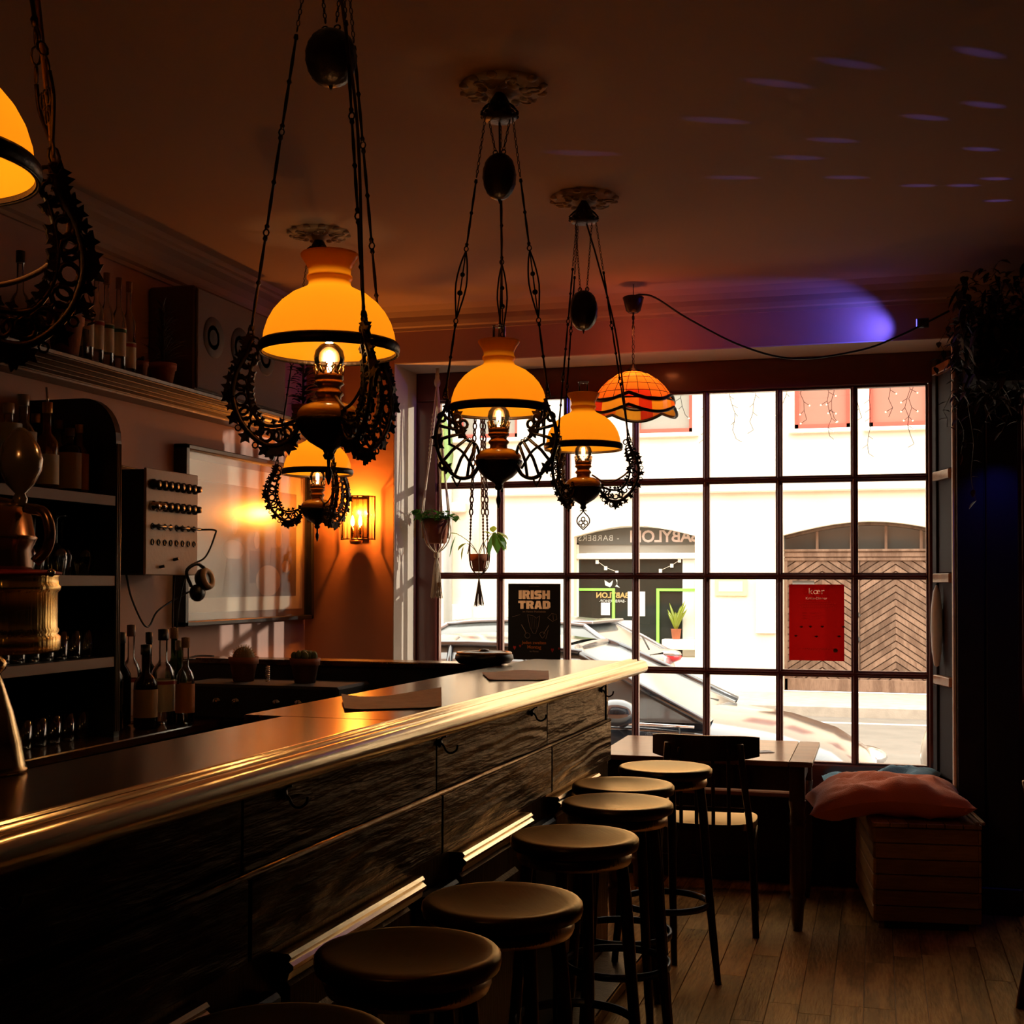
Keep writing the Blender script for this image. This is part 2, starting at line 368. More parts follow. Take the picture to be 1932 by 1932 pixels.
struct('wall_back', MB().box(-3.1, 4.8, -3.9, -3.6, -.1, 2.84), M['blackpaint'])
struct('parapet_cladding', MB().box(-2.36, .335, 6.438, 6.45, 0, .437), M['darkwood'])
# ---- big muntin window
XG = [-2.25]+[-1.907+.3594*k for k in range(6)]+[.231]
ZG = [.581, 1.019, 1.4945, 1.972, 2.42]
def window(name, XG, ZG, x0, x1, z0, z1, y, mw=.034):
    w = thing(name, None, None); w['kind'] = 'structure'
    f = MB(); f.box(x0, x1, y-.03, y+.06, ZG[-1], z1, .006); f.box(x0, XG[0], y-.03, y+.06, z0, ZG[-1], .006)
    f.box(XG[-1], x1, y-.03, y+.06, z0, ZG[-1], .006); f.box(XG[0], XG[-1], y-.03, y+.06, z0, ZG[0], .006)
    q = .010
    f.box(XG[0], XG[-1], y-.012, y+.03, ZG[-1]-q, ZG[-1], .003); f.box(XG[0], XG[0]+q, y-.012, y+.03, ZG[0], ZG[-1], .003)
    f.box(XG[-1]-q, XG[-1], y-.012, y+.03, ZG[0], ZG[-1], .003); f.box(XG[0], XG[-1], y-.012, y+.03, ZG[0], ZG[0]+q, .003)
    obj('window_frame', f, M['frame'], w)
    for x in XG[1:-1]:
        m = MB(); m.box(x-mw/2, x+mw/2, y-.004, y+.034, ZG[0], ZG[-1], .004); m.box(x-mw*.26, x+mw*.26, y-.016, y+.04, ZG[0], ZG[-1], .005)
        obj('muntin', m, M['frame'], w)
    for z in ZG[1:-1]:
        m = MB(); m.box(XG[0], XG[-1], y-.005, y+.035, z-mw/2, z+mw/2, .004); m.box(XG[0], XG[-1], y-.017, y+.041, z-mw*.26, z+mw*.26, .005)
        obj('muntin', m, M['frame'], w)
    for i in range(len(XG)-1):
        for j in range(len(ZG)-1):
            obj('pane', MB().box(XG[i], XG[i+1], y+.016, y+.020, ZG[j], ZG[j+1]), M['winglass'], w)
    return w
win1 = window('window_1', XG, ZG, -2.365, .336, .46, 2.573, 6.48)
window('window_2', [.655, 1.02], [.9, 1.53, 2.063, 2.42], .60, 1.10, 0, 2.573, 6.5, .075)
obj('threshold_panel', MB().box(.6, 1.1, 6.5, 6.6, -.3, .9), M['blackpaint'], win1)
struct('trim_3', MB().box(-2.365, .336, 6.30, 6.46, .435, .46, .006), M['sill'])
obj('glass_decal', MB().prism([(-2.25, 2.40), (-2.21, 2.33), (-2.175, 2.22), (-2.168, 2.13), (-2.185, 2.03), (-2.21, 1.99), (-2.25, 1.99)], 6.489, 6.490, 'y'), glass('green_decal', (.62, .72, .45), .2, .1), win1)
for z_ in (1.305, 1.185): obj('sticker', MB().prism([(-.108, z_), (-.094, z_+.016), (-.080, z_), (-.094, z_-.016)], 6.488, 6.489, 'y'), M['tpaper'], win1)
# ---- folded casement in the right-hand reveal of the window
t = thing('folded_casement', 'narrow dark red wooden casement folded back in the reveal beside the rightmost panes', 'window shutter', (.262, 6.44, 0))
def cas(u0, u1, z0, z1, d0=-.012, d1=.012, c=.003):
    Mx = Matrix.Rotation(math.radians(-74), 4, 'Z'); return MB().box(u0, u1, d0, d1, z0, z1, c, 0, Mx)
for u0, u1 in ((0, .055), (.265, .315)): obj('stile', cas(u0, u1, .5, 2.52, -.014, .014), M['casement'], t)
for z in (.53, 1.019, 1.4945, 1.972, 2.47): obj('rail', cas(.05, .27, z-.03, z+.012, -.03, .012), M['sill'] if z > .6 else M['casement'], t)  # upper rails take paler sill wood to paint in their lit edges
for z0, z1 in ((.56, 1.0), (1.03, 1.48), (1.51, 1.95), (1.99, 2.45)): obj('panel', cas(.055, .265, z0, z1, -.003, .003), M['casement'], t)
struct('trim_4', MB().box(.322, .337, 6.10, 6.17, .0, 2.573, .003), M['white'])
tag(obj('paper_lantern', MB().lathe([(0.001, -.19), (.012, -.185), (.022, -.12), (.027, -.02), (.025, .08), (.016, .16), (.004, .19)], 14), M['paper'], None, (.262, 6.33, 1.262)),
    'slim white oval ornament hanging in the narrow corner beside the red poster panes', 'ornament')
# ================================================================ STREET
street = struct('street', MB().box(-30, 34, 7.6, 18.0, -.5, -.35), mat('asphalt', (.22, .20, .175), .85, bump=.3, bscale=90, vary=.15, vscale=3))
obj('lane_marking', MB().box(-8, 14, 17.2, 17.32, -.352, -.346), M['paper'], street)
struct('sidewalk_near', MB().box(-30, 20, 6.75, 7.6, -.5, -.24, .02), mat('paving', (.42, .38, .33), .85, bump=.3, bscale=50, vary=.2, vscale=6))
struct('sidewalk_far', MB().box(-30, 34, 18.0, 20.3, -.5, -.2, .02), mat('paving_pale', (.5, .45, .38), .85, bump=.3, bscale=50, vary=.2, vscale=6))
mfac = mat('facade_render', (.84, .74, .60), .9, bump=.2, bscale=30, vary=.08, vscale=2, col2=(.81, .70, .55))
mtrim = mat('facade_trim', (.88, .82, .72), .7)
mred = mat('red_window_paint', (.62, .10, .07), .5)
mgate = wood('weathered_gate_wood', (.25, .16, .11), (.15, .09, .06), 'z', .75, 0, .4, 8, 3, 1, (1, 1, 1), .2)
mgl = mat('dark_window_glass', (.05, .055, .05), .06, coat=1)
fac = thing('opposite_building', 'cream rendered building across the street with arched shop front and gate', 'building')
def arch(x0, x1, zs, zp, n=10):   # points along an arch from x0 to x1
    return [(x0+(x1-x0)*i/n, zs+(zp-zs)*math.sin(PI*i/n)) for i in range(n+1)]
SH = (-4.66, -2.733, 2.19, 2.355); GT = (-1.394, 1.14, 2.19, 2.39)
mb = MB()
for a, b in ((-16, SH[0]), (SH[1], GT[0]), (GT[1], 32)): mb.box(a, b, 20, 20.9, -.2, 2.85)
for x0, x1, zs, zp in (SH, GT):
    mb.prism([(x1, 2.85), (x0, 2.85)]+arch(x0, x1, zs, zp), 20, 20.9, 'y')
mb.box(-4.66, SH[1], 20, 20.9, -.2, .30)
WU = [(-3.66, -2.774), (-1.217, -.397), (-.121, .749), (-6.6, -5.6), (1.8, 2.7), (3.6, 4.5), (10.9, 11.7), (27.5, 28.5)]  # last two lie out of view, put in for the glint lamp
xs = sorted(WU); pv = -16
for a, b in xs: mb.box(pv, a, 20, 20.9, 2.85, 5.2); mb.box(a, b, 20, 20.9, 2.85, 3.80); pv = b
mb.box(pv, 32, 20, 20.9, 2.85, 5.2); mb.box(-16, 32, 20, 20.9, 5.2, 9.5)
obj('wall', mb, mfac, fac)
obj('string_course', MB().box(-6.1, 32, 19.9, 20.02, 2.85, 3.0, .02), mtrim, fac)
obj('ledge', MB().box(-16, -6.45, 19.88, 20.02, 2.60, 2.76, .02), mtrim, fac)
obj('downpipe', MB().tube([(-6.74, 19.9, 5), (-6.74, 19.9, -.2)], .07, 10), mat('zinc', (.45, .48, .47), .5, metal=.3), fac)
obj('downpipe', MB().tube([(-6.25, 19.9, 9), (-6.25, 19.9, 2.9), (-6.28, 19.9, 1.9)], .06, 10), mtrim, fac)
for a, b in WU:
    z0, z1 = 3.80, 5.2
    f = MB(); w_ = .055
    f.box(a, b, 20.05, 20.15, z0, z0+w_*1.4); f.box(a, b, 20.05, 20.15, z1-w_, z1); f.box(a, a+w_, 20.05, 20.15, z0, z1); f.box(b-w_, b, 20.05, 20.15, z0, z1)
    wo = obj('upper_window', f, mred, fac)
    obj('pane', MB().box(a+w_, b-w_, 20.10, 20.11, z0+w_, z1-w_), mat('upper_glass', (.30, .33, .30) if a < -2 else (.42, .20, .16), .08, coat=1), wo)
    obj('window_sill', MB().box(a-.08, b+.1, 19.92, 20.1, 3.735, 3.80, .01), mtrim, wo)
    obj('curtain', MB().box(a+(b-a)*.32, a+(b-a)*.72, 20.16, 20.2, 3.98, 5.1), mtrim, wo)
# added spot lamp standing in for sun glare off an invented, unseen window pane
_gl = light('added_glint_spot', 'SPOT', (28, 19.8, 5.3), 70000, (1, .90, .76), .16, fac, (Vector((-1.6, 6.5, 1.3))-Vector((28, 19.8, 5.3))).to_track_quat('-Z', 'Y').to_euler(), spot_size=math.radians(16), spot_blend=.3)
obj('white_board', MB().box(-6.88, -6.36, 19.94, 20, .42, 1.10, .01), M['paper'], fac)
# green info plate and grey meter cupboard on the wall
obj('street_plate', MB().box(-2.42, -1.93, 19.97, 20, 1.26, 1.52, .005), mat('lime_plate', (.62, .78, .35), .5), fac)
obj('plate_sheet', MB().box(-2.36, -2.0, 19.962, 19.97, 1.33, 1.48), M['paper'], fac)
obj('meter_cupboard', MB().box(-1.80, -1.50, 19.95, 20, .69, 1.52, .01), mat('cupboard_grey', (.68, .66, .63), .6), fac)
# gate
g = thing('arched_gate', 'weathered wooden double gate with herringbone boards under an arched transom across the street', 'gate', (0, 20.3, 0))
x0, x1 = GT[0], GT[1]; xm = -.285; 
f = MB(); f.box(x0, x1, -.06, .02, 1.86, 1.94, .01); f.box(x0, x1, -.09, .02, 1.94, 1.98, .01); f.box(x0, x1, -.04, .02, 1.80, 1.86, .01)
f.box(x0, x0+.05, -.03, .02, -.19, 1.8); f.box(x0, x1, -.03, .02, -.19, 0.0, .01)
obj('gate_frame', f, mgate, g)
for xc in (xm-.01,): obj('meeting_stile', MB().box(xc-.02, xc+.02, -.05, .02, 0, 1.8, .008), mgate, g)
cw = (xm-.02-(x0+.05))/2
halves = []
for lx in (x0+.05, xm+.02):
    halves += [(lx, lx+cw, 1), (lx+cw, lx+2*cw, -1)]
for a, b, sgn in halves:
    pitch = .105; sl = .67; z = -.9
    while z < 2.6:
        lo0, lo1 = (z, z+sl*(b-a)) if sgn > 0 else (z+sl*(b-a), z)
        z += pitch
        poly = []
        t_ = pitch-.02
        P = [(a, lo0), (b, lo1), (b, lo1+t_), (a, lo0+t_)]
        def clip(P, lim, up):
            out = []
            for i in range(len(P)):
                p, q = P[i-1], P[i]; ip = (p[1] <= lim) if up else (p[1] >= lim); iq = (q[1] <= lim) if up else (q[1] >= lim)
                if ip != iq: tt = (lim-p[1])/(q[1]-p[1]); out.append((p[0]+(q[0]-p[0])*tt, lim))
                if iq: out.append(q)
            return out
        P = clip(clip(P, 1.80, True), 0, False)
        if len(P) < 3: continue
        obj('plank', MB().prism(P, -.015, .01, 'y'), mgate, g)
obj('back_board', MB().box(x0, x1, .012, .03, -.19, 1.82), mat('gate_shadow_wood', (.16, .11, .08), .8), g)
nt_ = 5
for i in range(nt_):
    a = x0+(x1-x0)*i/nt_; b = x0+(x1-x0)*(i+1)/nt_
    obj('transom_bar', MB().box(b-.03, b+.01, -.04, .02, 1.98, 2.34), mgate, g) if i < nt_-1 else None
obj('transom_pane', MB().prism([(x1, 1.98)]+arch(x0, x1, 2.19, 2.385)[::-1]+[(x0, 1.98)], .0, .01, 'y'), mgl, g)
arcp = [(x, 0, z) for x, z in arch(x0+.02, x1-.02, 2.17, 2.37, 16)]
obj('transom_arch', MB().tube([(p[0], -.03, p[2]) for p in arcp], .035, 6), mgate, g)
# barber shop front
s = thing('barber_shop_front', 'arched shop window with mirrored lettering and bright green frame lines across the street', 'shop front', (0, 20.25, 0))
x0, x1 = SH[0], SH[1]
obj('header_panel', MB().prism([(x1, 1.93)]+arch(x0, x1, 2.19, 2.35)[::-1]+[(x0, 1.93)], 0, .03, 'y'), mat('shop_header', (.30, .29, .25), .6), s)
obj('sign_band', MB().prism([(x1, 2.07)]+arch(x0, x1, 2.17, 2.33)[::-1]+[(x0, 2.07)], -.03, 0, 'y'), mat('sign_dark', (.10, .10, .085), .5), s)
obj('white_lintel', MB().box(x0, x1, -.08, .02, 1.835, 1.92, .01), mtrim, s)
obj('shop_pane', MB().box(x0, -2.96, 0, .02, .30, 1.835), mat('shop_glass', (.022, .025, .02), .06, spec=.35), s)
obj('shop_pillar', MB().box(-2.96, x1, -.02, .06, .30, 1.835, .01), mat('pillar_white', (.72, .76, .72), .7), s)
obj('shop_sill', MB().box(-3.25, x1, -.25, .02, .42, .58, .01), mtrim, s)
obj('white_stile', MB().box(x0, x0+.03, -.03, .02, .3, 2.1), mtrim, s)
mlime = mat('lime_line', (.28, .95, .10), .5)
obj('green_line', MB().box(x0, -4.04, -.02, -.004, 1.33, 1.37).box(-4.085, -4.04, -.02, -.004, .3, 1.33), mlime, s); obj('green_line', MB().box(-3.37, x1, -.035, -.022, 1.33, 1.37).box(-3.37, -3.325, -.034, -.004, .3, 1.35), mlime, s)
pass
for a, b, c, d in ((-3.833, -3.555, .93, 1.32), (-4.267, -4.122, .94, 1.14), (-4.03, -3.70, .72, .86)): obj('notice', MB().box(a, b, -.012, -.006, c, d), M['paper'], s)
rx = (PI/2, 0, 0)
mpk = mat('sign_pink', (.62, .50, .45), .6); mamb = mat('sign_amber', (.45, .30, .10), .6); mgw = mat('sign_grey', (.55, .58, .55), .6)
text('sign_lettering', 'BABYLON', .26, (-3.24, -.035, 2.185), rx, mpk, s, .006, sx=-1, sp=.95)
text('sign_lettering', '- BARBERSHOP', .13, (-4.45, -.035, 2.17), rx, mgw, s, 0, sx=-1, sp=1.15)
text('window_lettering', 'BABYLON', .12, (-4.08, -.01, 1.255), rx, mamb, s, .004, sx=-1)
text('window_lettering', '-BARBERSHOP-', .065, (-4.08, -.01, 1.165), rx, mgw, s, 0, sx=-1)
fm = MB()     # bearded head emblem as two flat patches
fm.prism([(-4.21, 1.50), (-4.20, 1.42), (-4.12, 1.385), (-4.09, 1.42), (-4.07, 1.50), (-4.13, 1.45), (-4.16, 1.47)], -.014, -.006, 'y'); fm.prism([(-4.03, 1.52), (-4.0, 1.50), (-4.01, 1.43), (-3.96, 1.38), (-4.04, 1.40), (-4.0, 1.44)], -.014, -.006, 'y')
obj('emblem', fm, mgw, s)
bt = MB()
for pts in ([(-4.32, 1.80), (-4.18, 1.70), (-4.0, 1.63)], [(-3.0, 1.82), (-3.12, 1.74), (-3.3, 1.66)]):
    bt.tube([(p[0], -.03, p[1]) for p in pts], .004, 4)
    for p in pts: bt.box(p[0]-.03, p[0]+.02, -.04, -.03, p[1]-.04, p[1]+.02)
obj('bunting', bt, mtrim, s)
p = thing('potted_snake_plant', 'green snake plant in a small terracotta pot on the barber shop sill', 'plant', (-3.04, 20.1, .58))
obj('pot', MB().lathe([(.05, 0), (.065, .02), (.08, .15), (.085, .16), (.07, .16)], 16), M['terra'], p)
for i in range(14):
    a = rnd.random()*6.28; l = .22+rnd.random()*.25; tl = .1+rnd.random()*.35
    P = [(0, 0, .14), (math.cos(a)*tl*l*.5, math.sin(a)*tl*l*.3, .14+l*.5), (math.cos(a)*tl*l*1.3, math.sin(a)*tl*l*.6, .14+l)]
    obj('leaf', MB().tube(bez(P, 4), [.012, .018, .024, .026, .026, .024, .02, .012, .002], 5), M['leafy'], p)
# ---- cars
def car(name, label, loc, flip, paint, cfg):
    c = thing(name, label, 'car', loc, flip or 0)
    Wd = cfg.get('w', .89); Lh = cfg['L']
    # stations: x, z bottom, z belt, z top (bonnet/deck crown), half width
    st = cfg['st']
    def fn(u, v):
        i = min(int(u*(len(st)-1)+1e-6), len(st)-1); x, zb, zl, zt, hw = st[i]
        # v 0..1 right side bottom -> over top -> left bottom
        K = [(-1, zb, .86), (-1, zb+.12, .97), (-1, (zb+zl)/2, 1.0), (-1, zl-.03, .985), (-1, zl, .95), (-.6, zl+(zt-zl)*.75, .95), (0, zt, .95), (.6, zl+(zt-zl)*.75, .95), (1, zl, .95), (1, zl-.03, .985), (1, (zb+zl)/2, 1.0), (1, zb+.12, .97), (1, zb, .86)]
        j = int(round(v*(len(K)-1))); s_, z, w_ = K[j]; return (x, s_*hw*w_, z)
    mb = MB().grid(fn, len(st), 13); 
    for i in (0, -1):
        pts = [fn(0 if i == 0 else 1, v/12) for v in range(13)]; mb.add(pts, [tuple(range(13)) if i == 0 else tuple(range(13))[::-1]])
    obj('car_body', mb, paint, c)
    gh = cfg['gh']   # greenhouse: (x, z roof) list with belt start/end
    bx0, bx1, rx0, rx1, zr = gh; zb0, zb1 = cfg['beltz']
    n = 9
    def gf(u, v):
        x_b = bx0+(bx1-bx0)*u; x_r = rx0+(rx1-rx0)*u
        zb = zb0+(zb1-zb0)*u
        zro = zr-.05*(2*u-1)**2-.0
        K = [(-1, 0), (-.88, .5), (-.74, .93), (-.55, 1), (0, 1.02), (.55, 1), (.74, .93), (.88, .5), (1, 0)]
        w_, h = K[int(round(v*8))]
        x = x_b+(x_r-x_b)*min(h, 1); z = zb+(zro-zb)*h
        return (x, w_*Wd*.93, z)
    g_ = MB().grid(gf, n, 9)
    for u in (0, 1):
        pts = [gf(u, v/8) for v in range(9)]; g_.add(pts, [tuple(range(9))])
    obj('windscreen_glass', g_, M['carglass'], c)
    # roof skin and pillars in body colour
    rf = MB()
    def rfn(u, v):
        uu = .06+u*.88; q = gf(uu, (2+v*4)/8 if False else [.25, .375, .5, .625, .75][int(round(v*4))]); return (q[0], q[1], q[2]+.012)
    rf.grid(rfn, 9, 5)
    for sd in (0, 8):
        for u in (0, .42, .72, 1):
            P = [gf(u, (k if sd == 0 else 8-k)/8) for k in (0, 1, 2, 3)]
            rf.tube([(q[0], q[1]*1.01, q[2]) for q in P], .028 if u in (0, 1) else .02, 6)
        rf.tube([(lambda q: (q[0], q[1]*1.01, q[2]+.01))(gf(u/8, (.25 if sd == 0 else .75))) for u in range(9)], .02, 6)
    for u in (0, 1): rf.tube([(lambda q: (q[0], q[1], q[2]+.005))(gf(u, k/8)) for k in (2, 3, 4, 5, 6)], .02, 6)
    obj('roof_panel', rf, paint, c)
    obj('rubber_sill', MB().box(cfg['st'][1][0], cfg['st'][-2][0], -Wd*.96, Wd*.96, cfg['st'][3][1]-.03, cfg['st'][3][1]+.05, .02), M['black'], c)
    for x in cfg['wheels']:
        for sd in (-1, 1):
            w_ = obj('wheel', MB().lathe([(.10, -.1), (.29, -.1), (.325, -.07), (.325, .07), (.29, .1), (.2, .1), (.19, .07), (.05, .08), (.0, .08)], 24), M['black'], c, (x, sd*(Wd-.12), .33), (PI/2 if sd < 0 else -PI/2, 0, 0))
            obj('hub_cap', MB().lathe([(.2, .075), (.12, .10), (.03, .105), (0, .1)], 12), M['chrome'], w_)
    return c, gf
M['carblue'] = mat('blue_grey_paint', (.018, .030, .048), .12, metal=0, coat=1, spec=.8)
M['cargrey'] = mat('silver_grey_paint', (.34, .33, .34), .25, metal=.5, coat=1)
M['carglass'] = mat('car_glass', (.10, .12, .12), .05, coat=1, spec=1)
M['redlens'] = mat('red_lens', (.75, .02, .03), .15, coat=1)
# near car, facing right
st = [(-4.30, .38, .70, .74, .62), (-4.22, .28, .82, .90, .80), (-3.7, .22, .92, .98, .88), (-3.0, .20, .93, .96, .90), (-2.0, .20, .93, .98, .90), (-1.35, .20, .92, .99, .90), (-1.05, .20, .90, .985, .90), (-.6, .21, .82, .93, .885), (-.3, .22, .74, .84, .84), (-.1, .24, .64, .72, .74), (0.0, .30, .52, .58, .60)]
cfg = dict(L=4.3, st=st, gh=(-3.95, -1.02, -3.35, -1.92, 1.43), beltz=(.94, .95), wheels=(-3.45, -.82), w=.9)
c1, gf1 = car('parked_car', 'dark blue-grey hatchback parked just outside the window, its bonnet facing the red poster', (.02, 8.75, -.35), False, M['carblue'], cfg)
mir = MB().ball((-1.55, -1.03, 1.02), (.13, .10, .085), 14, 8); obj('wing_mirror', mir, M['carblue'], c1)
obj('mirror_arm', MB().tube([(-1.55, -.90, .95), (-1.5, -1.02, .97)], .035, 6), M['black'], c1)
hl = MB().ball((-.12, -.62, .60), (.16, .2, .075), 14, 8); obj('headlight', hl, M['chrome'], c1); obj('headlight', MB().ball((-.12, .62, .60), (.16, .2, .075), 14, 8), M['chrome'], c1)
obj('side_moulding', MB().tube([(-3.9, -.905, .75), (-2.0, -.925, .74), (-.9, -.915, .72), (-.4, -.87, .66)], .018, 6), M['black'], c1)
obj('belt_strip', MB().tube([(-3.9, -.86, .94), (-2.0, -.875, .95), (-1.1, -.87, .93)], .014, 6), M['chrome'], c1)
for x in (-1.72, -1.75): pass
dl = MB()
for x in (-1.18, -2.35, -3.3): dl.tube([(x, -.915, .30), (x+.02, -.925, .6), (x-.01, -.885, .93)], .006, 4)
obj('door_gap', dl, M['black'], c1)
obj('wiper', MB().tube([(-1.15, -.3, .99), (-1.35, -.6, 1.05)], .008, 4).tube([(-1.1, .35, .99), (-1.3, 0, 1.06)], .008, 4), M['black'], c1)
gr = MB()
for i in range(4): gr.tube([(.0-.02*abs(y_)*3, y_, .42+i*.035) for y_ in (-.42, 0, .42)], .009, 4)
obj('grille', gr, M['black'], c1)
# far car, tail to the right (its nose points left)
st2 = [(-4.10, .34, .60, .66, .60), (-4.0, .26, .72, .80, .76), (-3.5, .22, .84, .92, .86), (-2.9, .20, .90, .98, .88), (-2.0, .20, .92, .97, .88), (-1.0, .20, .96, 1.0, .88), (-.55, .22, .98, 1.03, .87), (-.2, .26, .98, 1.02, .82), (-.05, .30, .92, .95, .76), (0.0, .40, .80, .84, .70)]
cfg2 = dict(L=4.1, st=st2, gh=(-3.05, -.12, -2.35, -.75, 1.40), beltz=(.92, .99), wheels=(-3.3, -.75), w=.88)
c2, gf2 = car('parked_car', 'silver-grey hatchback parked across the street in front of the barber shop, red tail light showing', (-2.38, 14.6, -.35), -.10, M['cargrey'], cfg2)
for sd in (-1, 1):
    obj('tail_light', MB().ball((-.26, sd*.70, .93), (.33, .17, .095), 14, 8), M['redlens'], c2)
    obj('reflector', MB().ball((-.17, sd*.705, .965), (.24, .16, .06), 14, 8), M['chrome'], c2)
obj('number_plate', MB().box(-.0, .03, -.26, .26, .55, .66, .005), M['paper'], c2)
obj('spoiler', MB().box(-.86, -.62, -.6, .6, 1.345, 1.385, .012), M['cargrey'], c2)
obj('rear_wiper', MB().tube([(-.14, 0, 1.05), (-.3, .28, 1.18)], .01, 4), M['black'], c2)
# front corner of a pale scooter at the kerb
sc = thing('scooter', 'beige scooter standing at the kerb, half hidden behind the right window frame', 'scooter', (.42, 8.5, -.24))
obj('front_shield', MB().ball((0, 0, .62), (.17, .14, .26), 14, 10), mat('cream_paint', (.62, .55, .42), .3, coat=1), sc)
obj('headlamp', MB().ball((-.03, -.06, 1.0), (.09, .09, .09), 12, 8), M['chrome'], sc)
obj('handlebar', MB().tube([(-.1, -.25, 1.03), (0, 0, .98), (-.1, .25, 1.03)], .018, 8), M['black'], sc)
obj('steering_column', MB().tube([(0, 0, .98), (.02, 0, .3), (-.05, 0, .23)], .03, 8), M['black'], sc)
obj('wheel', MB().ring((-.06, 0, .22), .18, .05, 'y', 20, 8), M['black'], sc)
obj('floorboard', MB().box(0, 1.1, -.12, .12, .2, .32, .04), M['black'], sc); obj('seat', MB().box(.5, 1.15, -.14, .14, .72, .82, .04), M['black'], sc)
obj('body_panel', MB().box(.5, 1.15, -.16, .16, .32, .72, .06), mat('cream_panel', (.62, .55, .42), .3, coat=1), sc)
obj('wheel', MB().ring((1.0, 0, .22), .18, .05, 'y', 20, 8), M['black'], sc)
# icicle string lights outside, above the panes
sl = thing('icicle_lights', 'string of icicle lights hanging outside along the top of the window', 'string lights', (0, 6.72, 2.5))
wr = MB(); bl = MB()
wr.tube([(-1.0+.1*i, 0, .02+.01*math.sin(i*2)) for i in range(14)], .003, 4)
for i, x0 in enumerate((-.99, -.84, -.72, -.6, -.44, -.36, -.27, -.2, -.13, -.02, .05, .12, .2, .25)):
    P = [Vector((x0, 0, .02))]; n = rnd.randint(3, 7)
    if i in (5, 9, 12): n += 2
    for j in range(n):
        P.append(P[-1]+Vector((rnd.uniform(-.02, .02), rnd.uniform(-.01, .01), -.045)))
        if rnd.random() < .75:
            e = P[-1]+Vector((rnd.choice((-1, 1))*rnd.uniform(.015, .035), 0, -.02)); wr.tube([P[-1], e], .0016, 4); bl.ball(e, .0042, 6, 4)
    wr.tube(P, .0018, 4)
obj('wire', wr, M['cable'], sl); obj('light_bulbs', bl, emis('warm_led', (1, .85, .45), 4), sl)['kind'] = 'stuff'
# ================================================================ BAR
BAR = -1.08
bar = thing('bar_counter', 'long dark stained wooden bar counter with moulded edge running towards the window', 'bar counter', (BAR, 0, 0), -.033)
Y0, Y1 = -1.2, 5.21
obj('countertop', MB().box(-.38, -.075, Y0, 2.80, 1.10, 1.14, .004).box(-.485, -.075, 2.80, Y1, 1.10, 1.14, .004), M['bartop'], bar)
pr = [(-.08, 1.098), (-.08, 1.141), (-.077, 1.147), (-.068, 1.149), (-.062, 1.147), (-.059, 1.141), (-.055, 1.141), (-.051, 1.147), (-.043, 1.147), (-.039, 1.139), (-.035, 1.136), (-.031, 1.139), (-.027, 1.1435), (-.018, 1.1435), (-.006, 1.138), (.002, 1.127), (.004, 1.115), (.0, 1.102), (-.010, 1.094), (-.03, 1.090), (-.05, 1.084), (-.075, 1.082), (-.08, 1.09)]
n_ = MB(); n_.prism(pr[::-1], Y0, Y1+.01, 'y', 0, True); obj('edge_moulding', n_, M['barnose'], bar)
obj('carcass', MB().box(-.40, -.125, Y0, 4.85, .02, 1.10), M['blackpaint'], bar)
ys = [Y0, 0.2, 1.15, 2.13, 3.11, 4.12, 4.93]
for a, b in zip(ys[:-1], ys[1:]):
    obj('frieze_board', MB().box(-.125, -.105, a+.002, b-.002, .925, 1.088, .003), M['barwood'], bar)
    obj('apron_board', MB().box(-.125, -.088, a+.0025, b+(.03 if b == ys[-1] else -.0025), .768, .922, .005), M['barwood'], bar)
obj('end_board', MB().box(-.40, -.10, 4.93, 4.96, .02, 1.09, .004), M['barwood'], bar)
obj('waist_bead', MB().tube([(-.092, Y0, .925), (-.092, 4.955, .925)], .006, 8), M['barwood'], bar)
obj('skirt_board', MB().box(-.125, -.10, Y0, 4.95, .03, .77, .003), M['darkwood'], bar)
sp = [(.85, 1.30), (1.56, 1.94), (2.23, 2.91), (3.19, 3.80), (4.10, 4.66)]
for i, (a, b) in enumerate(sp):
    r = MB(); r.prism([(-.10, .760), (-.062, .760), (-.056, .753), (-.061, .745), (-.052, .738), (-.052, .731), (-.061, .723), (-.064, .710), (-.10, .70)][::-1], a, b, 'y')
    obj('knee_moulding', r, M['barnose'], bar)
    p = MB(); p.box(-.10, -.078, a+.03, b-.03, .12, .695, .008); p.box(-.10, -.066, a+.10, b-.10, .2, .62, .012); obj('raised_panel', p, M['darkwood'], bar)
for a, b in zip([x[1] for x in sp[:-1]], [x[0] for x in sp[1:]]):
    obj('pilaster', MB().box(-.10, -.058, a+.03, b-.03, .06, .70, .008), M['blackpaint'], bar)
obj('foot_ledge', MB().box(-.10, .055, Y0, 4.95, 0, .05, .006), M['darkwood'], bar)
obj('ledge_trim', MB().tube([(.056, Y0, .048), (.056, 4.955, .048)], .007, 8), M['brass'], bar)
for yy in (1.45, 2.28, 3.12, 3.93, 4.85):
    h = MB(); z = 1.05; h.ball((-.10, yy, z), (.006, .012, .012), 8, 6); h.tube(bez([(-.10, yy, z), (-.09, yy, z-.006), (-.083, yy+.004, z-.021), (-.072, yy+.009, z-.026), (-.060, yy+.015, z-.018), (-.058, yy+.018, z-.006)], 4), .003, 6)
    h.tube(bez([(-.10, yy, z+.004), (-.09, yy-.004, z+.016), (-.08, yy-.006, z+.018)], 3), .003, 6)
    obj('coat_hook', h, M['black'], bar)
